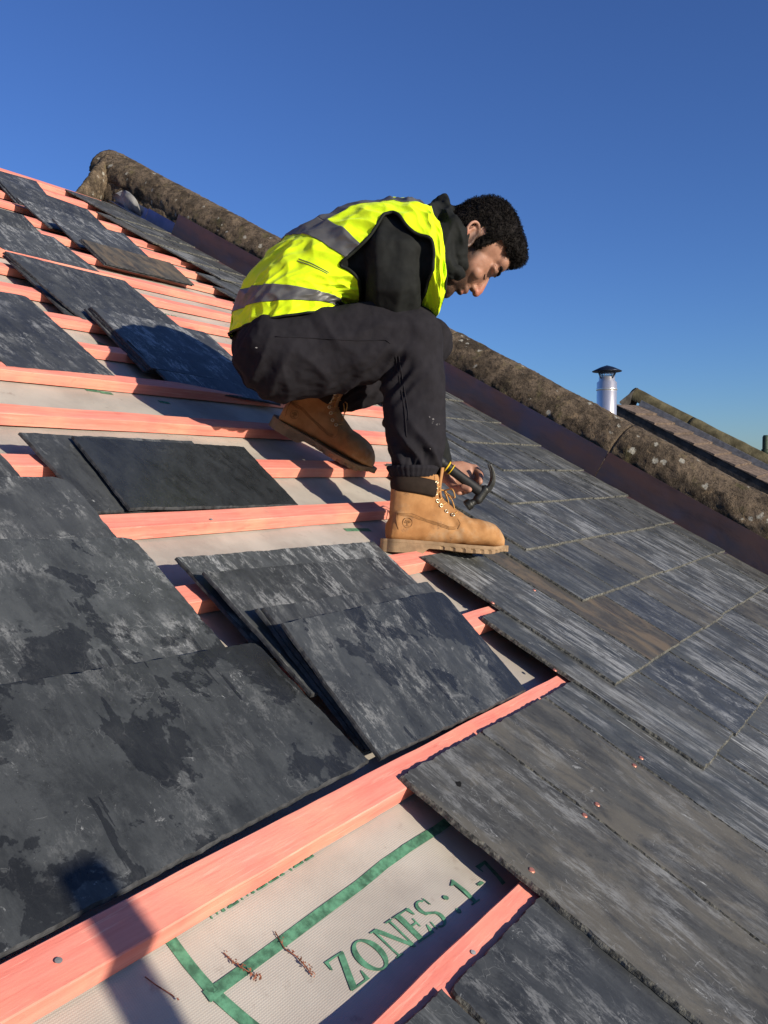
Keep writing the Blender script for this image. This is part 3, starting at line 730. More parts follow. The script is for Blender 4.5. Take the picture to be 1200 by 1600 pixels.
# ------------------------------------------------------------------ verge: copper upstand, mortar and half round coping
UC = 3.825; WC = .135; RC = .140
VTOP = toroof(onu(178, 240, UC))[1]
def coping_piece(par, name, v0, v1, seed, r=RC):
    n_ = int((v1-v0)/.012); m_ = 44; vs_ = []
    for i in range(n_+1):
        v = v0+(v1-v0)*i/n_
        endf = min(1, (v-v0)/.01, (v1-v)/.01)
        for k in range(m_+1):
            a = -pi*.08 + (pi*1.16)*k/m_
            d = .0045*fb((v*4, a*1.2, seed), 1, 5) + .0032*fb((v*22, a*5, seed+3), 1, 4) + .0022*fb((v*70, a*16, seed+5), 1, 3)
            low = max(0, 1-abs(a)/.9) if a < .9 else 0     # verge side flank is rough with mortar
            d += low*(.014*abs(fb((v*9, a*4, 7), 1, 5))+.006)
            rr = (r+d)*(.994+.006*endf)
            vs_.append(R(UC-rr*cos(a), v, WC+rr*sin(a)*1.0))
    fs = [(i*(m_+1)+k, i*(m_+1)+k+1, (i+1)*(m_+1)+k+1, (i+1)*(m_+1)+k) for i in range(n_) for k in range(m_)]
    fs += [tuple(range(m_+1))[::-1], tuple(n_*(m_+1)+k for k in range(m_+1))]
    mbc = MB(); mbc.add(vs_, fs); return mbc.build(name, M_COPING, par, smooth=True)
par = empty('gable_coping', R(UC, 1.5, 0), 'lichen spotted half round coping bedded in brown mortar along the roof edge', 'coping')
segs = [-2.0, -.9, .12, 1.13, 2.14, 3.15, VTOP]
for a, b2 in zip(segs[:-1], segs[1:]): coping_piece(par, 'coping_tile', a+.0005, b2-.0005, a*3.1)
# mortar fillet between flashing and tile
mbm = MB(); n_ = 560; m_ = 12; vs_ = []
v0, v1 = -2.0, VTOP-.02
for i in range(n_+1):
    v = v0+(v1-v0)*i/n_
    for k in range(m_+1):
        t = k/m_
        u = UV_+.034+.070*t*t; w = -.02+.20*t
        d = .016*fb((v*12, t*3, 3), 1, 5)+.008*fb((v*45, t*9, 5), 1, 3)+.007
        vs_.append(R(u-d*(.4+t*.6), v, w+d*.3))
fs = [(i*(m_+1)+k, i*(m_+1)+k+1, (i+1)*(m_+1)+k+1, (i+1)*(m_+1)+k) for i in range(n_) for k in range(m_)]
mbm.add(vs_, fs); mbm.build('mortar_bed', M_COPING, par, smooth=True)
mbm = MB(); mbm.box(R(UC+.02, (VE+VTOP)/2, -.45), (RX, RY, RN), (.13, (VTOP-VE)/2-.03, .50)); mbm.build('gable_wall', M_BRICK, par)
# mitred stub turning along the ridge at the top end
mbs = MB()
tipL = R(3.37, VR+.03, -.02); nn_ = 24; vs_ = []
for i in range(13):
    t = i/12
    for k in range(nn_):
        a = 2*pi*k/nn_; b_ = R(UC-(RC+.008)*cos(a), VTOP-.03-.05*(1-sin(a)), WC-.03+(RC+.035)*sin(a)); vs_.append(b_.lerp(tipL+(b_-R(UC, VTOP, WC))*.12, t))
mbs.add(vs_, [(i*nn_+k, i*nn_+(k+1) % nn_, (i+1)*nn_+(k+1) % nn_, (i+1)*nn_+k) for i in range(12) for k in range(nn_)]+[tuple(range(nn_)), tuple(12*nn_+k for k in range(nn_))])
sme = remeshed(mbs, par.location, .012, 1)
vdisplace(sme, lambda co, n_: n_*(.009*fb(co, 9, 5)+.004*fb(co, 45, 3)))
o = link('ridge_return', sme, M_COPING, par, True); o.matrix_parent_inverse = Matrix.Identity(4)

def sheet(label, v0, v1, w0, w1, mat, name='copper_flashing', u=UV_, t=.0012, lean=0., cat='flashing'):
    mbq = MB(); n_ = 60; vs_ = []
    for i in range(n_+1):
        v = v0+(v1-v0)*i/n_; wv = .0018*fb((v*2.5, w0, 1), 1, 2)
        for k, (uu, ww) in enumerate(((-.05, .006), (0, .006), (lean, w1), (lean+t, w1), (t, .005-.0), (-.05, .004))):
            vs_.append(R(u+uu+wv, v, w0+ww if k in (0, 1, 4, 5) else ww))
    fs = [(i*6+k, i*6+(k+1) % 6, (i+1)*6+(k+1) % 6, (i+1)*6+k) for i in range(n_) for k in range(6)]+[(0, 1, 2, 3, 4, 5), tuple(n_*6+5-k for k in range(6))]
    mbq.add(vs_, fs); me = mbq.mesh(name); org = R(u, (v0+v1)/2, 0)
    mw = Matrix((RX, RY, RN)).transposed().to_4x4(); mw.translation = org; me.transform(mw.inverted())
    o = bpy.data.objects.new(name, me); COL.objects.link(o); o.matrix_world = mw; me.materials.append(mat)
    return tag(o, label, cat, 'metal flashing pieces along the coping')
vj = toroof(onu(951, 706, UV_))[1]; va = toroof(onu(273, 352, UV_))[1]; vb = toroof(onu(228, 338, UV_))[1]; vc_ = toroof(onu(180, 315, UV_))[1]
wtop = toroof(onu(687, 560, UV_))[2]
sheet('upper long strip of purple brown tarnished copper standing behind the worker', vj+.002, va, .012, wtop, M_COPPER)
sheet('lower long strip of dark tarnished copper reaching the right picture edge', -1.6, vj-.001, .012, wtop-.001, M_COPPER)
wsm = toroof(onu(229, 340, UV_))[2]
sheet('small blue metal soaker touching the upper end of the long copper strip', va+.004, vb-.002, .010, .085, M_BLUEMET, 'metal_soaker')
sheet('small blue metal soaker nearest the ridge below the grey lead curl', vb+.002, vc_, .010, .078, M_BLUEMET, 'metal_soaker')
# grey lead curl
mbl = MB(); c0 = onu(188, 322, UV_-.02); vs_ = []
n_ = 20
for i in range(n_+1):
    a = pi*(.05+.95*i/n_)
    for dv_ in (-.075, .0, .05):
        rr = .105 if dv_ < .01 else .06
        vs_.append(c0+RX*(-.06*abs(dv_)*8*sin(a)+.02)+RY*(cos(a)*rr*1.05+dv_)+RN*(sin(a)*rr*.95))
mbl.add(vs_, [(i*3+k, i*3+k+1, (i+1)*3+k+1, (i+1)*3+k) for i in range(n_) for k in range(2)]+[tuple(i*3 for i in range(n_+1))])
o = mbl.build('lead_curl', M_LEAD, None, True); tag(o, 'rounded grey lead piece tucked against the top end of the coping', 'lead flashing')

# ------------------------------------------------------------------ terrace beyond: lower roof, flue, next roof with its coping
UN = 14.3
def wl(px, py, u): return toroof(onu(px, py, u))[2]
def vl(px, py, u): return toroof(onu(px, py, u))[1]
nb = empty('neighbouring_roof', R(UN, 1, -.5), 'next roof along the terrace with brown tiles, grey flashing and a mossy half round coping', 'roof')
rn_ = .175
uc = UN; wapex = wl(1100, 660, uc); wc = wapex-rn_*.97
vt = vl(992, 608, uc)
for a, b2 in ((-3, -.4), (-.4, vl(1083, 653, uc)), (vl(1083, 653, uc), vt)):
    mbc = MB(); n_ = int((b2-a)/.06)+1; m_ = 20; vs_ = []
    for i in range(n_+1):
        v = a+.006+(b2-a-.012)*i/n_
        for k in range(m_+1):
            an = -.1+(pi+.2)*k/m_; rr = rn_+.012*fb((v*2, an, 3), 1, 4)
            vs_.append(R(uc-rr*cos(an), v, wc+rr*sin(an)))
    mbc.add(vs_, [(i*(m_+1)+k, i*(m_+1)+k+1, (i+1)*(m_+1)+k+1, (i+1)*(m_+1)+k) for i in range(n_) for k in range(m_)]+[tuple(range(m_+1)), tuple(n_*(m_+1)+k for k in range(m_+1))])
    mbc.build('coping_tile', plain('mossy_coping', (.105, .090, .05), .9, 0, .1, .45, 5, .8, 30, .01), nb, True)
# sloping mortared end
mbc = MB(); P1 = onu(968, 628, uc-.45); nn2 = 20; vs_ = []
for i in range(9):
    t = i/8
    for k in range(nn2):
        a = 2*pi*k/nn2; b_ = R(uc-(rn_+.01)*cos(a), vt-.03-.05*(1-sin(a)), wc+(rn_+.012)*sin(a)); vs_.append(b_.lerp(P1+(b_-R(uc, vt, wc))*.10, t))
mbc.add(vs_, [(i*nn2+k, i*nn2+(k+1) % nn2, (i+1)*nn2+(k+1) % nn2, (i+1)*nn2+k) for i in range(8) for k in range(nn2)]+[tuple(range(nn2)), tuple(8*nn2+k for k in range(nn2))]); mbc.build('end_mortar', M_DARKWALL, nb)
ul_ = uc-rn_-.02; wlt = wl(1100, 675, ul_); wlb = wl(1100, 687, ul_)
mbc = MB(); mbc.box(R(ul_, (vt-3)/2-.1, (wlt+wlb)/2), (RX, RY, RN), (.01, (vt+3)/2-.15, (wlt-wlb)/2)); mbc.build('flashing', M_LEAD, nb)
us = uc-1.25; wsl = wl(1086, 697, us); 
# brown tile strip in overlapping courses
mbc = MB(); nn_ = int((vt+3)/.33)
for i in range(nn_):
    v = -3+i*.33
    if v+.33 > vt-.05: break
    mbc.add([R(us, v, wsl+.03), R(ul_, v, wlb+.03), R(ul_, v+.36, wlb), R(us, v+.36, wsl), R(us, v, wsl), R(ul_, v, wlb)], [(0, 1, 2, 3), (4, 5, 1, 0), (4, 0, 3)])
mbc.build('tile_strip', M_TILE, nb)
mbc = MB(); mbc.box(R(us+.06, (vt-3)/2-.02, wsl-.6), (RX, RY, RN), (.05, (vt+3)/2-.01, .595)); mbc.build('side_wall', M_DARKWALL, nb)
mbc = MB(); y0_, z0_ = yz(-3, -2); yR_, zR_ = yz(vt, -.5)
prism_u(mbc, [(y0_, 0), yz(-3, -.9), yz(vt, -.9), (2*yR_-y0_, yz(-3, -.9)[1]), (2*yR_-y0_, 0)], us+.12, uc+6); mbc.build('house_wall', M_BRICK, nb)
mbc = MB(); prism_u(mbc, [yz(-3, -.6), yz(-3, -.7), yz(vt, -.7), yz(vt, -.6)], uc, uc+6); mbc.build('far_roof_slope', M_TILE, nb)
lr = empty('lower_terrace_roof', R(8, 1, -1), 'lower slate roof hidden between the two copings', 'roof')
mbc = MB(); prism_u(mbc, [yz(-3, -1.15), yz(-3, -1.25), yz(VR, -1.25), (2*yz(VR, 0)[0]-yz(-3, 0)[0], yz(-3, -1.3)[1]), (2*yz(VR, 0)[0]-yz(-3, 0)[0], yz(-3, -1.2)[1]), yz(VR, -1.15)], UC+.16, us); mbc.build('slate_slope', slate_mat('terrace_slates', (.05, .052, .055)), lr)
mbc = MB(); ya_, yb_ = yz(-3, 0)[0]+.3, 2*yz(VR, 0)[0]-yz(-3, 0)[0]-.3
mbc.box(Vector(((UC+.2+us)/2, (ya_+yb_)/2, 1.5)), (Vector((1, 0, 0)), Vector((0, 1, 0)), Vector((0, 0, 1))), ((us-UC-.3)/2, (yb_-ya_)/2, 1.5)); mbc.build('wall', M_BRICK, lr)

# flue
UF = 9.2; Pf = onu(948, 610, UF); zf = (Pf-CAML).dot(CAMF); s_ = zf/F
UPZ = Vector((0, 0, 1)); AX = (Vector((1, 0, 0)), Vector((0, 1, 0)), UPZ)
fl = empty('metal_flue', Pf-UPZ*1.0, 'shiny stainless flue pipe with a dark conical rain cap beyond the coping', 'flue')
def zc_(py): return Pf - UPZ*((py-610)*s_)
def lathe(mb_, prof, n=36, cx=Pf):
    vs_ = []
    for r_, z in prof:
        for k in range(n): vs_.append(Vector((cx.x+r_*cos(2*pi*k/n), cx.y+r_*sin(2*pi*k/n), z)))
    fs_ = [(i*n+k, i*n+(k+1) % n, (i+1)*n+(k+1) % n, (i+1)*n+k) for i in range(len(prof)-1) for k in range(n)]
    fs_ += [tuple(range(n))[::-1], tuple((len(prof)-1)*n+k for k in range(n))]
    mb_.add(vs_, fs_)
rf_ = 15.3*s_; Z = lambda py: zc_(py).z
q = MB(); lathe(q, [(rf_, Z(640)-1.9), (rf_, Z(598)), (rf_*.80, Z(595)), (rf_*.80, Z(590)), (rf_*.74, Z(589))]); q.build('pipe', M_STEEL, fl, True)
q = MB(); lathe(q, [(rf_*1.0, Z(610.5)), (rf_*1.05, Z(610)), (rf_*1.05, Z(607)), (rf_*1.0, Z(606.5))]); q.build('locking_band', M_STEEL, fl, True)
q = MB(); lathe(q, [(22.5*s_, Z(581)), (22.8*s_, Z(580)), (10*s_, Z(574)), (2*s_, Z(571.5)), (.3*s_, Z(571))]); q.build('rain_cap', M_DKSTEEL, fl, True)
q = MB()
for k in range(20):
    a = 2*pi*k/20; d = Vector((cos(a), sin(a), 0))*rf_*.72; q.tube([Vector((Pf.x, Pf.y, Z(590)))+d, Vector((Pf.x, Pf.y, Z(580)))+d], .0028, 5)
for py in (588, 585.5, 583): q.tube([Vector((Pf.x+rf_*.72*cos(2*pi*k/24), Pf.y+rf_*.72*sin(2*pi*k/24), Z(py))) for k in range(24)], .0028, 5, closed=True)
q.build('bird_guard', M_DKSTEEL, fl)
for k in range(4):
    a = pi/4+k*pi/2+.3; d = Vector((cos(a), sin(a), 0)); q = MB()
    q.tube([Vector((Pf.x, Pf.y, Z(592)))+d*rf_*.82, Vector((Pf.x, Pf.y, Z(579.5)))+d*rf_*1.25], .006, 6); q.build('cap_strut', M_DKSTEEL, fl)
# far pole tip at the right edge
q = MB(); Pp = onu(1196, 700, 17.); sp_ = (Pp-CAML).dot(CAMF)/F
q.tube([Pp-UPZ*6.5, Pp+UPZ*17*sp_, Pp+UPZ*20*sp_], [4.6*sp_, 4.6*sp_, 3.2*sp_], 14)
q.box(Pp-UPZ*6*sp_, AX, (6*sp_, 5*sp_, 4*sp_))
o = q.build('scaffold_tube', M_GREENPOLE, None, True); tag(o, 'dark green pole tip standing behind the next roof at the right picture edge', 'pole')
# unseen upright added beyond the eave to cast the soft lower left shadow bar
tip = onw(126, 1356, .0); tt_ = 1.72; top_ = tip - LD*tt_
q = MB(); pd = (RY*.02+UPZ+RX*.0).normalized(); q.tube([Vector((top_.x, top_.y, 0)), top_], .026, 18)
cl = q.build('shadow_caster_upright', M_POLE, None, True); tag(cl, 'unseen galvanised upright added beyond the eave to cast the soft shadow at lower left', 'shadow caster')

# ------------------------------------------------------------------ the worker
PORG = C(640, 865, 2.03)
person = empty('person', PORG, 'crouching roofer in yellow vest, dark trousers and tan boots, looking down at hammer', 'person')
RL = cdir(.30, .05, -.95).normalized()        # his right side, towards the camera
# torso sections: (back pixel, front pixel, depth, half width)
SECT = [((366, 520), (505, 500), 2.13, .165), ((373, 482), (515, 488), 2.13, .166), ((392, 440), (530, 482), 2.13, .166), ((427, 394), (558, 480), 2.13, .170),
        ((475, 359), (590, 482), 2.13, .180), ((530, 338), (615, 484), 2.13, .190), ((583, 329), (636, 488), 2.13, .192), ((624, 329), (652, 495), 2.12, .182),
        ((648, 338), (662, 503), 2.11, .158), ((660, 364), (670, 488), 2.10, .125)]
def cr(p0, p1, p2, p3, t):
    return p1*(-1.5*t**3+0) if 0 else (p1*2+(p2-p0)*t+(p0*2-p1*5+p2*4-p3)*t*t+(p1*3-p0-p2*3+p3)*t**3)*.5
def sect(s):
    i = max(0, min(len(SECT)-2, int(s))); t = s-i
    def g(k): k = max(0, min(len(SECT)-1, k)); b2, f_, z, a = SECT[k]; return (C(*b2, z), C(*f_, z), a)
    q = [g(i-1), g(i), g(i+1), g(i+2)]
    B_ = cr(q[0][0], q[1][0], q[2][0], q[3][0], t); Fr = cr(q[0][1], q[1][1], q[2][1], q[3][1], t); a = q[1][2]*(1-t)+q[2][2]*t
    return B_, Fr, a
def tp(s, ph, off=0., wr=1.):
    """point on the torso: ph = 0 spine, +90 deg = right flank, 180 front"""
    B_, Fr, a = sect(s); c = (B_+Fr)/2; D = (B_-Fr)/2; b_ = D.length; Dn = D.normalized()
    cs, sn = cos(ph), sin(ph); e = .86
    x = (abs(cs)**e)*(1 if cs > 0 else -1); y = (abs(sn)**e)*(1 if sn > 0 else -1)
    p = c+Dn*x*(b_+off)+RL*y*(a+off)
    nrm = (Dn*x/b_+RL*y/a).normalized()
    if wr:
        rdg = lambda x: (1-abs(noise.noise(x))*3.2)
        w_ = .006*fb((s*.5, ph*1.4, 1.3), 1.1, 3) + .0042*max(-1, rdg(Vector((s*1.0+ph*1.6, ph*2.2-s*.7, 4)))) + .0030*max(-1, rdg(Vector((s*1.7-ph*2.6, ph*3.0+s*.4, 14)))) + .0012*noise.noise(Vector((s*4, ph*9, 9)))
        p = p+nrm*w_*wr
    return p, nrm
def cloth_patch(name, fn, s0, s1, p0, p1, ns, npz, mat, parent, keep=None, thick=.003, closed=False):
    vs_ = []; ok = []
    for i in range(ns+1):
        for k in range(npz+1):
            s = s0+(s1-s0)*i/ns; ph = p0+(p1-p0)*k/npz
            vs_.append(fn(s, ph))
    fs_ = []
    for i in range(ns):
        for k in range(npz):
            if keep:
                s = s0+(s1-s0)*(i+.5)/ns; ph = p0+(p1-p0)*(k+.5)/npz
                if not keep(s, ph): continue
            fs_.append((i*(npz+1)+k, i*(npz+1)+k+1, (i+1)*(npz+1)+k+1, (i+1)*(npz+1)+k))
    m_ = MB(); m_.add(vs_, fs_); me = m_.mesh(name, PORG)
    bm = bmesh.new(); bm.from_mesh(me)
    bmesh.ops.remove_doubles(bm, verts=bm.verts, dist=.0002)
    bmesh.ops.delete(bm, geom=[v for v in bm.verts if not v.link_faces], context='VERTS')
    bmesh.ops.recalc_face_normals(bm, faces=bm.faces)
    bm.to_mesh(me); bm.free()
    me = modded(me, [('SOLIDIFY', dict(thickness=thick, offset=-1))])
    o = link(name, me, mat, parent, True); o.matrix_parent_inverse = Matrix.Identity(4); return o
def child(name, me, mat, smooth=True, parent=None):
    o = link(name, me, mat, parent or person, smooth); o.matrix_parent_inverse = Matrix.Identity(4); return o

# --- head frame
HU = cdir(.88, -.47, .02).normalized(); HFW = cdir(.46, .86, .20); HFW = (HFW-HU*HFW.dot(HU)).normalized(); HRT = HFW.cross(HU)
if HRT.dot(CAMF) > 0: HRT = -HRT
HC = C(727, 387, 2.10)
def hp(x, y, z): return HC+HFW*x+HRT*y+HU*z
HAX = (HFW, HRT, HU)
# --- joints
shR, shL = C(606, 388, 2.02), C(598, 382, 2.27)
elR, elL = C(632, 592, 2.17), C(640, 500, 2.36)
wrR, wrL = C(694, 742, 2.26), C(672, 560, 2.30)
hipR, hipL = C(437, 552, 2.04), C(428, 556, 2.26)
knR, knL = C(645, 524, 2.04), C(662, 538, 2.40)
anR, anL = C(642, 790, 2.03), C(508, 672, 2.37)
sp0, sp1, sp2, sp3 = C(430, 530, 2.15), C(470, 465, 2.13), C(560, 415, 2.13), C(640, 395, 2.13)
mb = MB()
L_ = RL
mb.chain([(sp0, .125, .085, L_), (sp1, .125, .085, L_), (sp2, .14, .085, L_), (sp3, .13, .07, L_)])
mb.chain([(sp3, .055, .055, L_), (C(688, 395, 2.12), .052, .052, L_), (hp(-.035, 0, -.02), .052, .054, L_)])
mb.chain([(shR, .036, .036, L_), (elR, .033, .033, L_), (wrR, .026, .022, L_)])
mb.chain([(shL, .048, .048, L_), (elL, .036, .036, L_), (wrL, .026, .022, L_)])
mb.chain([(sp3, .06, .05, L_), (shR, .036, .036, L_)]); mb.chain([(sp3, .06, .05, L_), (shL, .045, .045, L_)])
for h_, k_ in ((hipR, knR), (hipL, knL)): mb.chain([(h_, .07, .07, L_), (k_, .05, .05, L_)])
mb.chain([(knR, .048, .05, L_), (knR.lerp(anR, .4), .045, .048, L_), (anR, .032, .034, L_)])
mb.chain([(knL, .045, .045, CAMF), (C(605, 575, 2.385), .045, .045, CAMF), (C(556, 606, 2.37), .036, .036, CAMF), (C(520, 632, 2.37), .030, .030, CAMF), (C(505, 660, 2.37), .028, .028, CAMF)])
mb.chain([(hipR, .08, .08, RY), (hipL, .08, .08, RY)])
# head
E_ = lambda x, y, z, r: mb.ell(hp(x, y, z), HAX, r, 28, 18)
E_(-.006, 0, .047, (.086, .075, .078)); E_(.030, 0, .0, (.062, .064, .075)); E_(.036, 0, -.045, (.050, .052, .050))
E_(.052, 0, -.083, (.034, .034, .024)); E_(.072, 0, -.090, (.016, .019, .016))
for s_i in (-1, 1):
    E_(.004, s_i*.046, -.045, (.034, .016, .032)); E_(.030, s_i*.040, -.066, (.036, .014, .018)); E_(.058, s_i*.041, -.012, (.024, .018, .017))
    E_(.064, s_i*.031, .014, (.016, .0165, .0125)); E_(.076, s_i*.028, .031, (.014, .026, .009)); E_(.094, s_i*.0115, -.026, (.011, .007, .007))
E_(.080, 0, .040, (.016, .036, .016)); E_(.070, 0, .060, (.024, .050, .030))
mb.chain([(hp(.080, 0, .024), .010, .009, HRT), (hp(.093, 0, .006), .009, .010, HRT), (hp(.106, 0, -.014), .010, .011, HRT), (hp(.109, 0, -.024), .011, .010, HRT)], 14)
mb.ell(hp(.082, 0, -.046), HAX, (.018, .024, .012), 20, 12); mb.ell(hp(.086, 0, -.047), HAX, (.014, .021, .0055), 20, 10); mb.ell(hp(.083, 0, -.060), HAX, (.014, .020, .0060), 20, 10)
# ears
EA = radians(33); EU = HU*cos(EA)-HFW*sin(EA); EF = HFW*cos(EA)+HU*sin(EA)
for s_i in (-1, 1):
    e0 = hp(-.019, s_i*.072, .007)
    ep = lambda x, y, z: e0+EF*x+HRT*(y*s_i)+EU*z
    ring = []
    for k in range(26):
        a = 2*pi*k/26
        ring.append(ep(.0165*cos(a)*(1 if sin(a) > 0 else .72)-.002*sin(a), .008-.006*cos(a), .030*sin(a)))
    mb.tube(ring, .0042, 8, closed=True)
    mb.ell(ep(-.002, 0, -.002), (EF, HRT, EU), (.015, .005, .027), 14, 10)
    mb.tube([ep(-.006, .006, -.008), ep(-.008, .008, .006), ep(-.001, .007, .017)], .003, 7)
    mb.ell(ep(.011, .001, -.004), (EF, HRT, EU), (.0045, .005, .007), 8, 6); mb.ell(ep(.002, .004, -.027), (EF, HRT, EU), (.0075, .005, .0085), 10, 8)
# right hand closed round the hammer handle, just under its head
ham_a, ham_b = C(672, 709, 2.20), C(750, 768, 2.22)     # handle axis
hdir = (ham_b-ham_a).normalized()
def hq(px, py, z): return C(px, py, z)
palm = hq(712, 741, 2.262)
mb.chain([(wrR, .027, .022, CAMF), (hq(703, 741, 2.262), .020, .034, CAMF), (hq(718, 743, 2.262), .017, .040, CAMF), (hq(730, 746, 2.26), .014, .038, CAMF)], 18)
FG = [  # knuckle, middle joint, last joint, tip
 [(722, 728, 2.265), (742, 731, 2.262), (751, 741, 2.245), (750, 753, 2.228)],
 [(722, 736, 2.272), (741, 741, 2.272), (748, 752, 2.255), (743, 761, 2.232)],
 [(718, 747, 2.275), (734, 754, 2.272), (737, 764, 2.252), (729, 768, 2.232)],
 [(712, 755, 2.268), (724, 763, 2.262), (724, 770, 2.245), (716, 770, 2.232)]]
for j, f_ in enumerate(FG):
    r0 = (.0098, .0100, .0094, .0082)[j]
    mb.chain([(hq(*f_[0]), r0*1.06, r0*1.06, CAMF), (hq(*f_[1]), r0, r0, CAMF), (hq(*f_[2]), r0*.92, r0*.92, CAMF), (hq(*f_[3]), r0*.8, r0*.8, CAMF)], 12)
mb.chain([(hq(699, 750, 2.25), .013, .012, CAMF), (hq(712, 763, 2.225), .0115, .011, CAMF), (hq(724, 762, 2.195), .010, .0095, CAMF), (hq(733, 765, 2.186), .008, .008, CAMF)], 12)
# left hand resting on the far knee
lh = [C(672, 560, 2.30), C(683, 575, 2.30)]
mb.chain([(wrL, .026, .02, CAMF), (C(675, 548, 2.33), .034, .016, RL), (C(672, 535, 2.335), .038, .014, RL)], 16)
for j in range(4):
    k0 = C(672+j*4, 534, 2.335+.018*j); mb.chain([(k0, .009, .009, RL), (k0+cdir(-.012, -.030, .01), .009, .009, RL), (k0+cdir(-.035, -.038, .012), .008, .008, RL), (k0+cdir(-.052, -.026, .012), .007, .007, RL)], 10)
k0 = C(664, 550, 2.31); mb.chain([(k0, .011, .011, RL), (k0+cdir(-.025, -.015, -.005), .010, .010, RL), (k0+cdir(-.042, -.030, .0), .008, .008, RL)], 10)
bme = remeshed(mb, PORG, .0030, 3, .5)
at = bme.attributes.new('stubble', 'FLOAT', 'POINT'); at2 = bme.attributes.new('ruddy', 'FLOAT', 'POINT')
def sstep(a, b_, x): t = max(0, min(1, (x-a)/(b_-a))); return t*t*(3-2*t)
st_, ru_ = [], []
for v in bme.vertices:
    q = v.co+PORG-HC; x, y, z = q.dot(HFW), q.dot(HRT), q.dot(HU)
    s_ = 0.; r_ = 0.
    if -.03 < x < .13 and abs(y) < .09 and -.13 < z < .07:
        low = sstep(-.010, -.040, z + .5*(x-.055))*sstep(-.03, .006, x)
        side = sstep(.034, .014, abs(x-.008+.25*z))*sstep(.05, .02, z)*sstep(.040, .052, abs(y))*sstep(-.085, -.03, z)
        mo = sstep(.006, .001, abs(z+.038))*sstep(.03, .022, abs(y))*sstep(.07, .085, x)
        lip = sstep(.008, .004, abs(z+.054))*sstep(.024, .018, abs(y))*sstep(.085, .09, x)
        s_ = max(low*.95, side*.9, mo*.8)*(1-lip)
        r_ = max(sstep(.095, .108, x), lip, sstep(.078, .09, abs(y)))
        eb = sstep(.006, .003, abs(z-.034-.05*(abs(y)-.03)))*sstep(.006, .012, abs(y))*sstep(.052, .045, abs(y))*sstep(.06, .07, x)
        ey_ = sstep(.0018, .0006, abs(z-.009))*sstep(.018, .013, abs(abs(y)-.031))*sstep(.06, .068, x)
        s_ = max(s_, eb*.6)
    st_.append(s_); ru_.append(r_)
bme.attributes['stubble'].data.foreach_set('value', st_); bme.attributes['ruddy'].data.foreach_set('value', ru_)
body = child('body', bme, M_SKIN)
from mathutils.bvhtree import BVHTree
_bv = BVHTree.FromPolygons([v.co+PORG for v in bme.vertices], [p.vertices[:] for p in bme.polygons])
def facetube(name, pts_, rads, mat):
    for sg in (1, -1):
        P_ = [Vector((x, y*sg, z)) for x, y, z in pts_]; out = []
        for i in range(len(P_)-1):
            for t in (0, .25, .5, .75): 
                p = P_[i].lerp(P_[i+1], t); h_ = _bv.find_nearest(hp(*p)); out.append((h_[0]+h_[1]*.0006, rads[i]*(1-t)+rads[i+1]*t))
        q = MB(); q.tube([o_[0]+Vector((noise.noise(o_[0]*900), noise.noise(o_[0]*800), 0))*.0008 for o_ in out], [o_[1] for o_ in out], 8); q.build(name, mat, body, True, PORG)
facetube('eyebrow', [(.10, .013, .038), (.10, .022, .044), (.094, .036, .048), (.082, .052, .044)], [.0025, .0045, .0042, .0018], M_HAIR)
facetube('eyelashes', [(.09, .018, .006), (.086, .031, .003), (.076, .043, .007)], [.0006, .0013, .0008], M_HAIR)

# --- hair: shell with curls
mb = MB(); mb.ell(hp(.000, 0, .055), HAX, (.092, .083, .089), 40, 26); mb.ell(hp(.044, 0, .094), HAX, (.058, .062, .044), 24, 14); mb.ell(hp(-.040, 0, .02), HAX, (.052, .068, .070), 24, 14)
hme = remeshed(mb, PORG, .0045, 3)
def curl(co, n_):
    q = co*1.0
    v1 = noise.voronoi(q*95)[0][0]; v2 = noise.voronoi(q*190)[0][0]
    return n_*(.008*(.5-v1*1.0)+.004*(.5-v2)+.009*noise.noise(q*24)-.001)
vdisplace(hme, curl)
def hairline(x, y, z):
    """True where the scalp carries hair"""
    ay = abs(y)
    lim = .055+.0*x
    if x > .045: return z > .076 - .10*max(0, ay-.03) + .004*sin(y*300)
    if x > -.022:
        top = .076 - (.045-x)*.55          # temple line running down to the sideburn
        if -.004 < x < .020 and ay > .05: return z > .004
        return z > max(.045, top) if x > .024 else z > .044
    return z > (.030 if x > -.034 else -.045)
bm = bmesh.new(); bm.from_mesh(hme)
dl = []
for f_ in bm.faces:
    q = f_.calc_center_median()+PORG-HC
    if not hairline(q.dot(HFW), q.dot(HRT), q.dot(HU)): dl.append(f_)
bmesh.ops.delete(bm, geom=dl, context='FACES')
# small curls over the surface
rng = random.Random(5); fl_ = [f_ for f_ in bm.faces]; curls = []
for _ in range(9000):
    f_ = rng.choice(fl_); curls.append((f_.calc_center_median().copy(), f_.normal.copy()))
bm.to_mesh(hme); bm.free()
cm = MB()
for c_, n_ in curls:
    t_ = n_.orthogonal().normalized(); bt = n_.cross(t_); a0 = rng.random()*6.28; rr = rng.uniform(.0012, .0034); pts = []
    for k in range(6):
        a = a0+k*1.05; pts.append(c_+n_*(.0005+.0013*k*rng.uniform(.6, 1.2))+(t_*cos(a)+bt*sin(a))*rr)
    k0 = len(cm.v); wv = .0004
    vs_ = []
    for k, p in enumerate(pts):
        d = (pts[min(k+1, 5)]-pts[max(k-1, 0)]).normalized(); sd = d.cross(n_).normalized()*wv*(1-.12*k)
        vs_ += [p-sd, p+sd+n_*.0006]
    cm.add(vs_, [(2*k, 2*k+1, 2*k+3, 2*k+2) for k in range(5)])
me2 = cm.mesh('curls')
bm = bmesh.new(); bm.from_mesh(hme); bm.from_mesh(me2); bm.to_mesh(hme); bm.free()
child('hair', hme, M_HAIR)
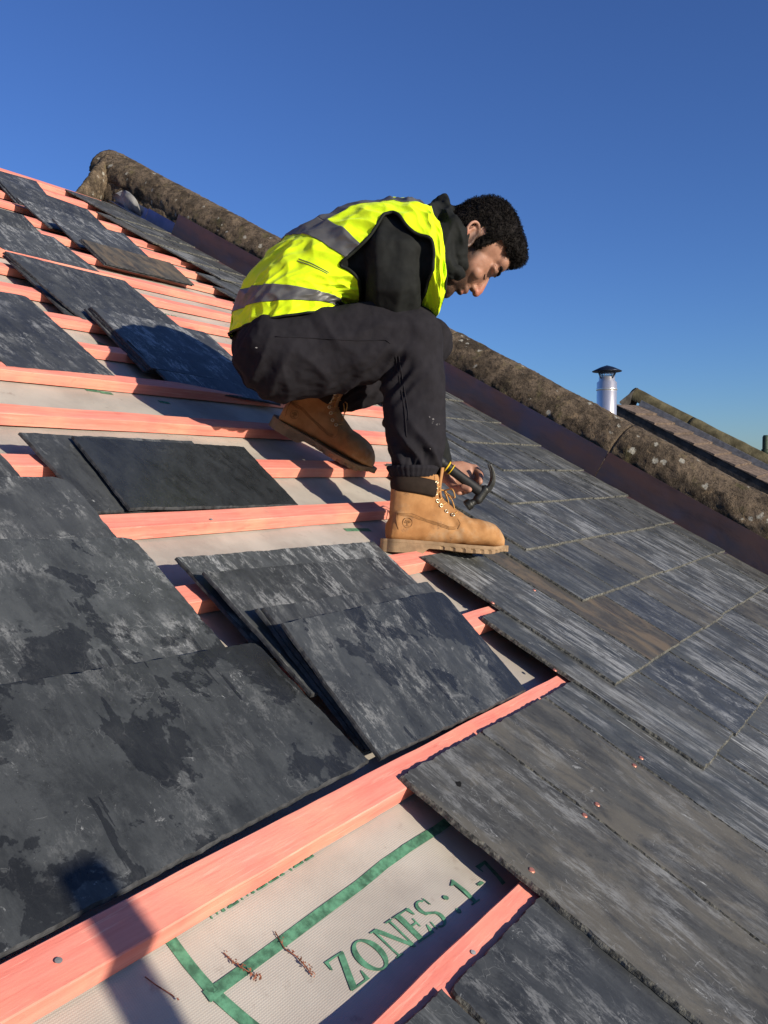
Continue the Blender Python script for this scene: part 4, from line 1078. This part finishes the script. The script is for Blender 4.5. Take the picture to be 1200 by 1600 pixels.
# eyebrow + lashes come from the skin shading; jacket next
mb = MB()
nS = 28; prev = None; pts = []
rings = []; n_ = 40
for i in range(nS+1):
    s = .2+8.3*i/nS; rings.append([tp(s, 2*pi*k/n_, -.012, 0)[0] for k in range(n_)])
cA, cB = sum(rings[0], Vector())/n_, sum(rings[-1], Vector())/n_
vs_ = [v for r_ in rings for v in r_]+[cA, cB]
fs_ = [(j*n_+k, j*n_+(k+1) % n_, (j+1)*n_+(k+1) % n_, (j+1)*n_+k) for j in range(nS) for k in range(n_)]
fs_ += [(k, (k+1) % n_, nS*n_+n_) for k in range(n_)]+[(nS*n_+k, nS*n_+(k+1) % n_, nS*n_+n_+1) for k in range(n_)]
mb.add(vs_, fs_)
mb.chain([(C(606, 378, 2.03), .068, .068, L_), (C(612, 402, 1.992), .072, .070, L_), (C(613, 440, 2.00), .074, .066, L_), (C(616, 490, 2.06), .070, .062, L_), (elR, .052, .052, L_)])
mb.chain([(elR, .052, .052, L_), (elR.lerp(wrR, .5), .042, .042, L_), (elR.lerp(wrR, .84), .034, .032, L_)])
mb.chain([(C(600, 372, 2.22), .075, .075, L_), (shL, .078, .074, L_), (C(615, 440, 2.32), .07, .068, L_), (elL, .06, .06, L_)])
mb.chain([(elL, .055, .055, L_), (elL.lerp(wrL, .5), .045, .045, L_), (elL.lerp(wrL, .9), .036, .034, L_)])
mb.chain([(C(655, 385, 2.11), .10, .085, L_), (C(680, 390, 2.11), .075, .062, L_), (C(690, 394, 2.105), .064, .052, L_)])
jme = remeshed(mb, PORG, .005, 5)
def wr1(co, n_):
    q = co+PORG
    return n_*(.006*(1-2.6*abs(noise.noise(Vector((q.dot(RL)*3, q.dot(CAMR)*16, q.z*7)))))+.003*fb(q, 25, 3))
vdisplace(jme, wr1)
jk = child('jacket', jme, M_JACKET)
# hood: thick crumpled roll round the neck
mb = MB()
def hood_ring(k, n_=44):
    a = 2*pi*k/n_
    top, bot = C(692, 338, 2.10), C(708, 422, 2.09)
    c = (top+bot)/2+cdir(-.017, 0, 0); D = (top-bot)/2
    return c + D*cos(a) + RL*(.088*sin(a)) + cdir(.006*sin(3*a), 0, 0)
pts = [hood_ring(k) for k in range(44)]
N_ = 44
vs_ = []
for k in range(N_):
    t = (pts[(k+1) % N_]-pts[k-1]).normalized(); c = (C(692, 338, 2.10)+C(708, 422, 2.09))/2+cdir(-.017, 0, 0)
    o_ = (pts[k]-c); o_ = (o_-t*o_.dot(t)).normalized(); ax = t.cross(o_)
    a = 2*pi*k/N_
    ra = .030+.004*sin(a*5)+.006*noise.noise(Vector((a*2, 0, 1))); rb = .024+.006*noise.noise(Vector((a*3, 2, 1)))+.008*max(0, cos(a))
    for j in range(18):
        b_ = 2*pi*j/18; rr = 1+.22*noise.noise(Vector((cos(a)*2, sin(a)*2, b_*1.4)))*2
        vs_.append(pts[k]+ax*(ra*rr*cos(b_))+o_*(rb*rr*sin(b_)))
fs_ = [(k*18+j, k*18+(j+1) % 18, ((k+1) % N_)*18+(j+1) % 18, ((k+1) % N_)*18+j) for k in range(N_) for j in range(18)]
mb.add(vs_, fs_)
mb.chain([(C(672, 340, 2.05), .035, .026, RL), (C(694, 334, 2.08), .045, .026, RL), (C(711, 332, 2.10), .035, .016, RL)], 16)
mb.chain([(C(694, 400, 2.0), .024, .018, CAMF), (C(706, 420, 2.0), .022, .015, CAMF), (C(717, 429, 2.03), .016, .010, CAMF)], 16)
mb.chain([(C(686, 358, 2.0), .020, .032, CAMF), (C(690, 392, 1.995), .020, .030, CAMF), (C(699, 424, 2.01), .018, .026, CAMF)], 16)
hm = remeshed(mb, PORG, .0035, 3)
def wr2(co, n_):
    q = co+PORG
    return n_*(.009*(1-2.8*abs(noise.noise(Vector((q.dot(CAMR)*26, q.dot(CAMD)*9, q.dot(CAMF)*11)))))+.003*fb(q, 45, 3)-.003)
vdisplace(hm, wr2)
ho_ = child('hood', hm, M_JACKET, True, jk)

# --- vest
import bisect
def inpoly(x, y, P):
    r_ = False; j = len(P)-1
    for i in range(len(P)):
        if (P[i][1] > y) != (P[j][1] > y) and x < (P[j][0]-P[i][0])*(y-P[i][1])/(P[j][1]-P[i][1])+P[i][0]: r_ = not r_
        j = i
    return r_
ARM = [(611, 333), (597, 342), (575, 372), (552, 394), (533, 412), (546, 421), (556, 432), (562, 450), (562, 500), (650, 505), (654, 482), (660, 465), (671, 434), (677, 408), (677, 390), (672, 375), (655, 368), (637, 357), (622, 338)]
_a = [Vector((x, y, 0)) for x, y in ARM]; ARM = [tuple(cr(_a[i-1], _a[i], _a[(i+1) % len(_a)], _a[(i+2) % len(_a)], t)[:2]) for i in range(len(_a)) for t in (0, .25, .5, .75)]
VOFF = .007
def vfn(off, wr=1.):
    return lambda s, ph: tp(s, ph, off, wr)[0]
def keepv(s, ph):
    x, y = proj(tp(s, abs(ph) if ph <= pi else 2*pi-ph, VOFF, 0)[0])
    phm = ph if ph <= pi else 2*pi-ph
    if phm > .35 and inpoly(x, y, ARM): return False
    if 2.98 < ph < 3.30: return False         # open front
    return True
vest = cloth_patch('vest', vfn(VOFF), 0, 8.85, 0, 2*pi, 330, 420, M_VEST, person, keepv, .003)
def armedge():
    # outline of the armhole in (s, ph) found on the near side, used for the piping on both sides
    G_ = [(proj(tp(i*.1, k*.06, VOFF, 0)[0]), i*.1, k*.06) for i in range(0, 89) for k in range(3, 52)]
    out = []
    for (x, y) in ARM:
        _, s_, p_ = min((((q[0][0]-x)**2+(q[0][1]-y)**2), q[1], q[2]) for q in G_)
        st = (.06, .04)
        for _ in range(22):
            c_ = []
            for ds in (-1, 0, 1):
                for dp in (-1, 0, 1):
                    q = proj(tp(s_+ds*st[0], p_+dp*st[1], VOFF, 0)[0]); c_.append(((q[0]-x)**2+(q[1]-y)**2, s_+ds*st[0], p_+dp*st[1]))
            _, s2, p2 = min(c_)
            if (s2, p2) == (s_, p_): st = (st[0]*.5, st[1]*.5)
            s_, p_ = s2, p2
        out.append((s_, p_))
    return out
ae = armedge()
for sg in (1, -1):
    pts = []
    for a in ae: pts.append(tp(a[0], sg*a[1], VOFF+.0005, 1)[0])
    q = MB(); q.tube(pts, .0040, 8, closed=True); q.build('armhole_piping', M_PIPING, vest, True, PORG).matrix_parent_inverse = Matrix.Identity(4)
q = MB(); q.tube([tp(0.0, a*.06, VOFF, 1)[0] for a in range(0, 105)], .003, 7); q.build('hem_piping', M_PIPING, vest, True, PORG)
q = MB(); q.tube([tp(8.85, 2*pi*a/90, VOFF, 1)[0] for a in range(90)], .0032, 7, closed=True); q.build('neck_piping', M_PIPING, vest, True, PORG)
for sg in (2.98, 3.30):
    q = MB(); q.tube([tp(s*.2, sg, VOFF, 1)[0] for s in range(0, 45)], .003, 6); q.build('front_piping', M_PIPING, vest, True, PORG)
def bandkeep(s, ph): return keepv(s, ph % (2*pi))
cloth_patch('reflective_band', vfn(VOFF+.0022), .84, 1.55, 0, 2*pi, 24, 260, M_REFL, vest, bandkeep, .001)
cloth_patch('reflective_band', vfn(VOFF+.0022), 3.42, 4.12, 0, 2*pi, 22, 260, M_REFL, vest, bandkeep, .001)
for a in (.34, -.66):
    cloth_patch('reflective_band', vfn(VOFF+.0022), 4.12, 8.82, a, a+.32, 100, 12, M_REFL, vest, None, .001)

for sc_ in (2.55, 2.62):
    q = MB(); q.tube([tp(sc_, 1.15+a*.02, VOFF+.0006, 1)[0] for a in range(0, 26)], .0009, 5); q.build('stitch_line', M_REFL, vest, True, PORG)
# --- trousers
mb = MB()
mb.chain([(C(432, 530, 2.15)-RL*.075, .10, .10, CAMR), (C(436, 536, 2.15)+RL*.075, .105, .105, CAMR)], 26)
mb.chain([(C(445, 500, 2.15), .15, .10, L_), (C(437, 548, 2.15), .15, .108, L_)], 26)
mb.chain([(C(437, 555, 2.05), .108, .112, L_), (C(500, 549, 2.045), .098, .106, L_), (C(560, 538, 2.04), .092, .098, L_), (C(612, 527, 2.04), .084, .085, L_), (C(641, 526, 2.04), .072, .072, L_)], 28)
mb.chain([(C(641, 528, 2.04), .072, .074, CAMF), (C(644, 580, 2.045), .070, .075, CAMF), (C(645, 640, 2.045), .066, .074, CAMF), (C(650, 688, 2.04), .066, .069, CAMF), (C(650, 708, 2.035), .066, .070, CAMF), (C(646, 722, 2.03), .052, .058, CAMF)], 28)
mb.chain([(C(425, 560, 2.27), .10, .10, L_), (C(520, 552, 2.32), .092, .092, L_), (C(610, 540, 2.38), .082, .082, L_), (C(661, 535, 2.40), .070, .068, L_)], 26)
mb.chain([(C(670, 537, 2.38), .070, .070, CAMF), (C(612, 578, 2.39), .066, .066, CAMF), (C(576, 602, 2.37), .062, .060, CAMF), (C(552, 612, 2.37), .058, .056, CAMF), (C(528, 622, 2.37), .044, .046, CAMF)], 24)
tme = remeshed(mb, PORG, .005, 4)
def wr3(co, n_):
    q = co+PORG; px, py = proj(q)
    d = .0055*fb(q, 9, 3)+.0022*fb(q, 40, 3)+.0045*max(-.6, 1-4.2*abs(noise.noise(Vector((q.dot(CAMR)*9+q.z*4, q.z*7, q.dot(CAMF)*8)))))
    # folds: behind the knee, ballooned hem, seat
    def fold(cx, cy, r_, dirx, diry, fr, amp):
        g = math.exp(-((px-cx)**2+(py-cy)**2)/(r_*r_)); t = (px-cx)*dirx+(py-cy)*diry+6*noise.noise(q*14)
        return amp*g*(1-2.4*abs(sin(t*fr)))
    d += fold(612, 590, 38, .75, .66, .16, .006)+fold(650, 715, 46, .85, -.5, .13, .0065)+fold(645, 738, 26, 1, 0, .32, .004)+fold(400, 575, 45, .9, .4, .09, .005)+fold(560, 520, 60, .25, .97, .07, .0035)+fold(548, 618, 26, .5, .86, .25, .005)
    return n_*d
vdisplace(tme, wr3)
tr = child('trousers', tme, M_TROUSER)
# outseam cords on thigh and shin
from mathutils.bvhtree import BVHTree
bvh = BVHTree.FromPolygons([v.co+PORG for v in tme.vertices], [p.vertices[:] for p in tme.polygons])
def hit(px, py):
    d = ray(px, py).normalized(); h_ = bvh.ray_cast(CAML, d)
    return h_[0]-d*.0006 if h_[0] is not None else None
for nm, P_ in (('outseam', [(430, 526), (470, 527), (520, 530), (560, 532), (603, 531), (612, 538)]), ('outseam', [(618, 556), (622, 580), (627, 610), (632, 640), (634, 662), (636, 690)]), ('outseam', [(623, 556), (627, 580), (632, 610), (637, 640), (639, 662)])):
    pts = [];
    for a, b_ in zip(P_[:-1], P_[1:]):
        for t in (0, .25, .5, .75):
            h_ = hit(a[0]*(1-t)+b_[0]*t, a[1]*(1-t)+b_[1]*t)
            if h_: pts.append(h_)
    if len(pts) > 2:
        q = MB(); q.tube(pts, .0013, 6); q.build(nm, M_TROUSER, tr, True, PORG)
q = MB(); rg = random.Random(8)
for cx_, cy_, n2_, sx_ in ((674, 654, 5, 4), (684, 662, 3, 2), (670, 702, 2, 2), (405, 545, 1, 3)):
    for _ in range(n2_):
        h_ = hit(cx_+rg.gauss(0, sx_), cy_+rg.gauss(0, sx_*.7))
        if h_:
            r1 = rg.uniform(.0006, .0018); e1 = (CAMR*.8+CAMD*rg.uniform(-.2, .8)).normalized(); e2 = e1.cross(CAMF).normalized()
            q.add([h_-e1*r1*2-CAMF*.001, h_-e2*r1-CAMF*.001, h_+e1*r1*2-CAMF*.001, h_+e2*r1-CAMF*.001], [(0, 1, 2, 3)])
if q.v: q.build('plaster_fleck', plain('plaster_white', (.20, .19, .18), .9), tr, False, PORG)['kind'] = 'stuff'
# gathered ribbed hem of the near leg
mb = MB(); hc = C(645, 736, 2.03); vs_ = []; n_ = 96
for j in range(7):
    for k in range(n_):
        a = 2*pi*k/n_; r_ = (.058, .062, .060, .057, .055, .054, .050)[j]*(1+.028*sin(a*30)); 
        vs_.append(hc+CAMR*(r_*cos(a))+CAMF*(r_*.92*sin(a))+CAMD*(-.012+.0045*j))
mb.add(vs_, [(j*n_+k, j*n_+(k+1) % n_, (j+1)*n_+(k+1) % n_, (j+1)*n_+k) for j in range(6) for k in range(n_)]); mb.build('gathered_hem', M_TROUSER, tr, True, PORG)

# --- boots
def boot(org, fx, uz, label=None):
    """org = heel bottom point; fx forward, uz up; length about 0.31"""
    fx = fx.normalized(); uz = (uz-fx*uz.dot(fx)).normalized(); ly = uz.cross(fx)    # ly = lateral
    if ly.dot(CAMF) > 0: ly = -ly
    G = lambda x, y, z: (org+fx*x*.968+ly*y*.98+uz*z*.98)
    AXB = (fx, ly, uz)
    mb = MB()
    def hw(x):   # half width of foot plan
        t = x/.31
        return .036*(1-max(0, (.06-t)/.06)**2*.55)*(1 + .38*sstep(.30, .72, t)) * (1-.62*sstep(.80, 1.0, t)**1.8)
    def topz(x):
        t = x/.31
        return .150-.0*t if t < .2 else .048+.102*(1-sstep(.22, .62, t))+.030*(1-sstep(.5, .97, t))
    secs = []; xs = [.006, .018, .04, .07, .10, .13, .155, .18, .205, .23, .255, .275, .29, .30, .306]
    tz = [.075, .10, .115, .12, .122, .118, .112, .105, .098, .094, .090, .084, .074, .062, .048]
    n_ = 30; vs_ = []
    for x, t_ in zip(xs, tz):
        for k in range(n_):
            a = 2*pi*k/n_; y = hw(x)*1.0*cos(a); z = .030+(t_-.030)*(.5+.5*sin(a))
            e = abs(cos(a))**.75*(1 if cos(a) > 0 else -1); vs_.append(G(x, hw(x)*e, .028+(t_-.028)*(.5+.5*(abs(sin(a))**.8)*(1 if sin(a) > 0 else -1))))
    fs_ = [(j*n_+k, j*n_+(k+1) % n_, (j+1)*n_+(k+1) % n_, (j+1)*n_+k) for j in range(len(xs)-1) for k in range(n_)]+[tuple(range(n_)), tuple((len(xs)-1)*n_+k for k in range(n_))]
    mb.add(vs_, fs_)
    mb.chain([(G(.062, 0, .06), .034, .052, ly), (G(.066, 0, .11), .036, .058, ly), (G(.070, 0, .15), .039, .060, ly), (G(.072, 0, .178), .041, .060, ly)], 30)
    mb.chain([(G(.11, 0, .120), .026, .030, ly), (G(.15, 0, .098), .030, .026, ly), (G(.19, 0, .078), .034, .024, ly)], 24)
    up_ = remeshed(mb, PORG, .003, 6)
    bm_ = bmesh.new(); bm_.from_mesh(up_)
    pc = G(0, 0, .181)-PORG
    bmesh.ops.bisect_plane(bm_, geom=bm_.verts[:]+bm_.edges[:]+bm_.faces[:], plane_co=pc, plane_no=(uz-fx*.10).normalized(), clear_outer=True)
    bm_.to_mesh(up_); bm_.free()
    def wb(co, n2):
        q = co+PORG-org; x, z = q.dot(fx), q.dot(uz)
        return n2*(.0015*fb(co, 30, 3)+.003*math.exp(-((x-.175)**2+(z-.085)**2)/.0012)*sin((x*.8+z*.5)*230)*.6)
    vdisplace(up_, wb)
    up = child('boot', up_, M_BOOT)
    if label: up['label'] = label
    # sole with welt, heel step and lugs
    plan = []
    NP = 240
    def outline(off):
        pts_ = []
        for k in range(NP):
            a = 2*pi*k/NP; x = .155-.162*cos(a); x_ = min(max(x, 0), .31)
            yy = (hw(min(max(x, .004), .306))+off)*(abs(sin(a))**.55)*(1 if sin(a) > 0 else -1)
            pts_.append((x+off*-cos(a), yy))
        return pts_
    sb = MB(); o1 = outline(.004); lv = []
    def zb(x):      # bottom height: heel block, arch, forefoot with toe spring
        return .0 if x < .082 else (.013*sstep(.082, .10, x) - .004*sstep(.12, .2, x) + .010*sstep(.25, .31, x))
    def zt(x): return .031-.003*sstep(.08, .2, x)+.006*sstep(.26, .31, x)
    for r_ in range(5):
        for k, (x, y) in enumerate(o1):
            lug = (k % 6) < 2 and x > .12
            zt_, zb_ = zt(x), zb(x)
            if r_ == 0: p = (x, y, zt_)
            elif r_ == 1: p = (x, y, zt_-.007)
            elif r_ == 2: p = (x*1+(.155-x)*.004, y*.985, zt_-.0085)
            elif r_ == 3: p = (x+(.155-x)*(.035 if lug else .0), y*(.90 if lug else .985), zb_+(zt_-zb_)*.36)
            else: p = (x+(.155-x)*(.035 if lug else .0), y*(.90 if lug else .985), zb_)
            lv.append(G(*p))
    fs_ = [(r_*NP+k, r_*NP+(k+1) % NP, (r_+1)*NP+(k+1) % NP, (r_+1)*NP+k) for r_ in range(4) for k in range(NP)]
    cT, cBm = len(lv), len(lv)+1
    # caps strip by strip across the plan
    for k in range(1, NP//2):
        a1, a2 = k, NP-k; b1, b2 = (k+1), NP-k-1
        if b1 <= b2:
            fs_.append((a1, b1, b2, a2) if b1 != b2 else (a1, b1, a2)); o4 = 4*NP
            fs_.append((o4+a2, o4+b2, o4+b1, o4+a1) if b1 != b2 else (o4+a2, o4+b1, o4+a1))
    fs_.append((0, 1, NP-1)); fs_.append((4*NP, 4*NP+1, 5*NP-1))
    sb.add(lv, fs_); sb.build('sole', M_SOLE, up, False, PORG)
    # padded collar: follows the shaft, open at the front
    cb = MB(); cv = []; n_ = 26
    for k in range(n_+1):
        a = pi*.30+(2*pi-.60*pi)*k/n_
        for j in range(9):
            b_ = pi*j/8; z = .140+.040*j/8; bul = .005*sin(b_)+.0015
            rx, ry = .0605+bul, .0415+bul
            cv.append(G(.072+rx*cos(a), ry*sin(a), z+.006*(-cos(a))))
    cb.add(cv, [(k*9+j, k*9+j+1, (k+1)*9+j+1, (k+1)*9+j) for k in range(n_) for j in range(8)])
    cme = modded(cb.mesh('collar', PORG), [('SOLIDIFY', dict(thickness=.006, offset=-1))]); child('padded_collar', cme, M_COLLAR, True, up)
    # tongue
    tb_ = MB(); tv = []
    for i in range(9):
        x = (.168, .156, .146, .139, .135, .134, .135, .137, .139)[i]; z = .086+.124*i/8; wd_ = .018+.012*i/8
        for j in range(7):
            y = -wd_+2*wd_*j/6; tv.append(G(x-16*y*y, y, z+.003*cos(y*60)))
    tb_.add(tv, [(i*7+j, i*7+j+1, (i+1)*7+j+1, (i+1)*7+j) for i in range(8) for j in range(6)])
    child('tongue', modded(tb_.mesh('tongue', PORG), [('SOLIDIFY', dict(thickness=.004))]), M_BOOT, True, up)
    bv_ = BVHTree.FromPolygons([v.co+PORG for v in up_.vertices], [p.vertices[:] for p in up_.polygons])
    def onb(x, y, z, o_=.0015):
        h_ = bv_.find_nearest(G(x, y, z)); return h_[0]+h_[1]*o_, h_[1]
    ex_ = [(.120, .172), (.120, .158), (.122, .145), (.128, .132), (.137, .120), (.149, .109), (.163, .099)]
    rows = {}
    for sgn in (1, -1):
        for i, (x, z) in enumerate(ex_):
            p, n2 = onb(x-.008, sgn*(.034+.001*i), z); rows[(sgn, i)] = (p, n2)
            q = MB(); t_ = n2.orthogonal().normalized(); b2 = n2.cross(t_)
            q.tube([p+(t_*cos(2*pi*k/14)+b2*sin(2*pi*k/14))*.0038 for k in range(14)], .0014, 6, closed=True)
            q.build('eyelet', M_EYELET, up, True, PORG)
    def lace(pts_, r_=.0016):
        q = MB(); sm = []
        for i in range(len(pts_)-1):
            p0, p1, p2, p3 = pts_[max(i-1, 0)], pts_[i], pts_[i+1], pts_[min(i+2, len(pts_)-1)]
            for t in (0, .2, .4, .6, .8): sm.append(cr(p0, p1, p2, p3, t))
        sm.append(pts_[-1]); q.tube(sm, r_, 7); q.build('lace', M_LACE, up, True, PORG)
    for i in range(1, 7):
        a_, an = rows[(1, i)]; b_, bn = rows[(-1, i)]
        mid = (a_+b_)/2+(fx*.8+uz*.5)*.020
        lace([a_, a_.lerp(mid, .5)+fx*.007+uz*.003+ly*.004, mid, b_.lerp(mid, .5)+fx*.007+uz*.003-ly*.004, b_])
        if i < 6:
            c_ = rows[(-1, i+1)][0]; mid = (a_+c_)/2+(fx*.8+uz*.5)*.024; lace([a_, mid, c_])
    kt = (rows[(1, 1)][0]+rows[(-1, 1)][0])/2+fx*.032
    for sgn in (1, -1):
        lace([rows[(sgn, 1)][0], kt, kt+ly*sgn*.022+fx*.012+uz*.002, kt+ly*sgn*.026+fx*.018-uz*.018, kt+ly*sgn*.006+fx*.006-uz*.008, kt])
        lace([kt, kt+ly*sgn*.012+fx*.016-uz*.022, kt+ly*sgn*.020+fx*.022-uz*.045])
    # stitched seams
    def seam(pts_, nm='seam', r_=.0008, mat=M_STITCH):
        pp = []
        for a_, b_ in zip(pts_[:-1], pts_[1:]):
            for t in (0, .2, .4, .6, .8):
                p = onb(a_[0]*(1-t)+b_[0]*t, a_[1]*(1-t)+b_[1]*t, a_[2]*(1-t)+b_[2]*t, .0002)[0]; pp.append(p)
        q = MB(); q.tube(pp, r_, 5); q.build(nm, mat, up, True, PORG)
    for dz in (0, .0032, .0064):
        seam([(.006, .03, .098-dz), (.05, .05, .094-dz), (.10, .05, .080-dz), (.145, .05, .068-dz), (.165, .05, .070-dz)])
    seam([(.004, .03, .098), (.008, .04, .075), (.022, .045, .045)], r_=.0011); seam([(.165, .05, .064), (.172, .05, .078), (.166, .045, .094)])
    seam([(.112, .05, .192), (.110, .05, .165), (.113, .05, .15)])
    # round stamped emblem: ring and a little tree
    c_, cn = onb(.042, .06, .068, .0006); t_ = (fx-cn*fx.dot(cn)).normalized(); b2 = (uz-cn*uz.dot(cn)).normalized()
    q = MB(); q.tube([c_+(t_*cos(2*pi*k/30)+b2*sin(2*pi*k/30))*.0115 for k in range(30)], .0007, 5, closed=True)
    def disc(cx, cy, rx, ry):
        q.add([c_+cn*.0006+t_*(cx+rx*cos(2*pi*k/14))+b2*(cy+ry*sin(2*pi*k/14)) for k in range(14)], [tuple(range(14))])
    for cx, cy, rx, ry in ((0, .0045, .0045, .003), (-.0035, .0015, .0045, .0022), (.004, .002, .0042, .0022), (0, .0005, .005, .002)): disc(cx, cy, rx, ry)
    q.add([c_+cn*.0007+t_*a_+b2*b_ for a_, b_ in ((-.001, .001), (.001, .001), (.0013, -.007), (-.0013, -.007))], [(0, 1, 2, 3)])
    q.add([c_+cn*.0007+t_*a_+b2*b_ for a_, b_ in ((-.006, -.0066), (.006, -.0066), (.005, -.0078), (-.005, -.0078))], [(0, 1, 2, 3)])
    q.build('stamped_emblem', M_STITCH, up, False, PORG)
    return up
hb = C(601, 862, 2.00); tb2 = C(791, 874, 2.085)
fxv = (tb2-hb); fxv.normalize()
boot(hb, fxv, UPZ*.96+cdir(.04, 0, .1))
hb2 = C(437, 672, 2.36); tb3 = C(580, 748, 2.40)
f2 = (tb3-hb2).normalized(); hb2 = tb3-f2*.31
boot(hb2, f2, cdir(.42, -.88, -.28), 'tan boot with its heel raised')

# ------------------------------------------------------------------ hammer
hm_ = empty('claw_hammer', ham_b, 'worn steel claw hammer with black and yellow grip held beside the front boot', 'hammer')
hx = hdir; hz_ = cdir(0, 0, -1); hz_ = (hz_-hx*hz_.dot(hx)).normalized(); hy = hz_.cross(hx)
if hy.dot(CAMD) < 0: hy = -hy          # hy points to the striking face side (down the picture)
HH = lambda x, y, z: ham_b+hx*x+hy*y+hz_*z
q = MB(); q.chain([(HH(-.30, 0, 0), .013, .017, hz_), (HH(-.22, .002, 0), .013, .018, hz_), (HH(-.125, 0, 0), .011, .0145, hz_)], 18); q.build('handle_grip', M_GRIP, hm_, True)
q = MB(); q.chain([(HH(-.128, 0, 0), .0095, .013, hz_), (HH(-.06, 0, 0), .0085, .0125, hz_), (HH(.006, 0, 0), .009, .014, hz_)], 18); q.build('handle_shaft', M_GRIP, hm_, True)
for x in (-.108, -.095):
    q = MB(); q.tube([HH(x, .0140*cos(a), .0105*sin(a)) for a in [2*pi*k/24 for k in range(24)]], .0022 if x < -.1 else .0014, 8, closed=True); q.build('yellow_band', M_YELLOW, hm_, True)
q = MB()
q.chain([(HH(.008, .020, 0), .012, .013, hz_), (HH(.008, -.012, 0), .012, .013, hz_)], 18)
q.chain([(HH(.008, .014, 0), .010, .011, hz_), (HH(.004, .030, 0), .0085, .009, hz_), (HH(-.002, .040, 0), .010, .010, hz_)], 16)
pf = [HH(-.001, .036, 0), HH(-.006, .052, 0)]
q.tube([pf[0], pf[0].lerp(pf[1], .3), pf[1]], [.012, .0145, .0145], 22)
hme_ = remeshed(q, hm_.location, .0015, 2); o = link('hammer_head', hme_, M_IRON, hm_, True); o.matrix_parent_inverse = Matrix.Identity(4)
for sgn in (1, -1):
    q = MB(); cl_ = []
    pr = [(.010, -.008, .004), (.015, -.024, .006), (.011, -.043, .0075), (-.003, -.060, .0095), (-.024, -.071, .012)]
    w_ = [.0085, .0080, .0075, .0065, .0050]; th = [.0085, .0070, .0055, .0040, .0022]
    vs_ = []
    for i, (x, y, z) in enumerate(pr):
        a = Vector(pr[max(i-1, 0)]); b_ = Vector(pr[min(i+1, 4)]); d = (b_-a).normalized(); nx = Vector((d.y, -d.x, 0)).normalized()
        for dz, dn in ((-1, -1), (1, -1), (1, 1), (-1, 1)):
            zz = sgn*(z+dz*w_[i]*.72); vs_.append(HH(x+nx.x*dn*th[i], y+nx.y*dn*th[i], zz))
    q.add(vs_, [(i*4+k, i*4+(k+1) % 4, (i+1)*4+(k+1) % 4, (i+1)*4+k) for i in range(4) for k in range(4)]+[(0, 1, 2, 3), (16, 17, 18, 19)])
    me = modded(q.mesh('claw', hm_.location), [('BEVEL', dict(width=.0012, segments=2)), ('SUBSURF', dict(levels=1))])
    o = link('claw', me, M_IRON, hm_, True); o.matrix_parent_inverse = Matrix.Identity(4)

# ------------------------------------------------------------------ debris on the underlay
def debris(pts_, label, seed, n2=34):
    rng = random.Random(seed); q = MB()
    P = [onw(x, y, -.034) for x, y in pts_]
    P = [R(toroof(p)[0], toroof(p)[1], feltw(*toroof(p)[:2])+.0025) for p in P]
    q.tube(P, .0006, 5)
    for i in range(n2):
        t = rng.random()**.6*(len(P)-1); k = min(int(t), len(P)-2); c = P[k].lerp(P[k+1], t-k)+RX*rng.gauss(0, .0018)+RY*rng.gauss(0, .0022)+RN*rng.uniform(0, .003)
        d = Vector((rng.gauss(0, 1), rng.gauss(0, 1), rng.gauss(0, 1))).normalized()*rng.uniform(.0008, .0026)
        e = d.cross(RN).normalized()*rng.uniform(.0006, .0015); q.add([c-d-e*.2, c-e, c+d, c+e], [(0, 1, 2, 3)])
    o = q.build('dry_moss_sprig', M_TWIG); tag(o, label, 'debris')
debris([(350, 1487), (365, 1500), (380, 1510), (396, 1521), (402, 1527)], 'clump of dry brown moss lying on the left part of the green stripe', 1)
debris([(430, 1455), (445, 1480), (462, 1492), (478, 1510), (487, 1524)], 'thin reddish sprig lying on the underlay left of the green lettering', 2)
debris([(226, 1527), (243, 1538), (268, 1552), (273, 1556)], 'bent twig lying in the soft shadow on the underlay', 3, 2)
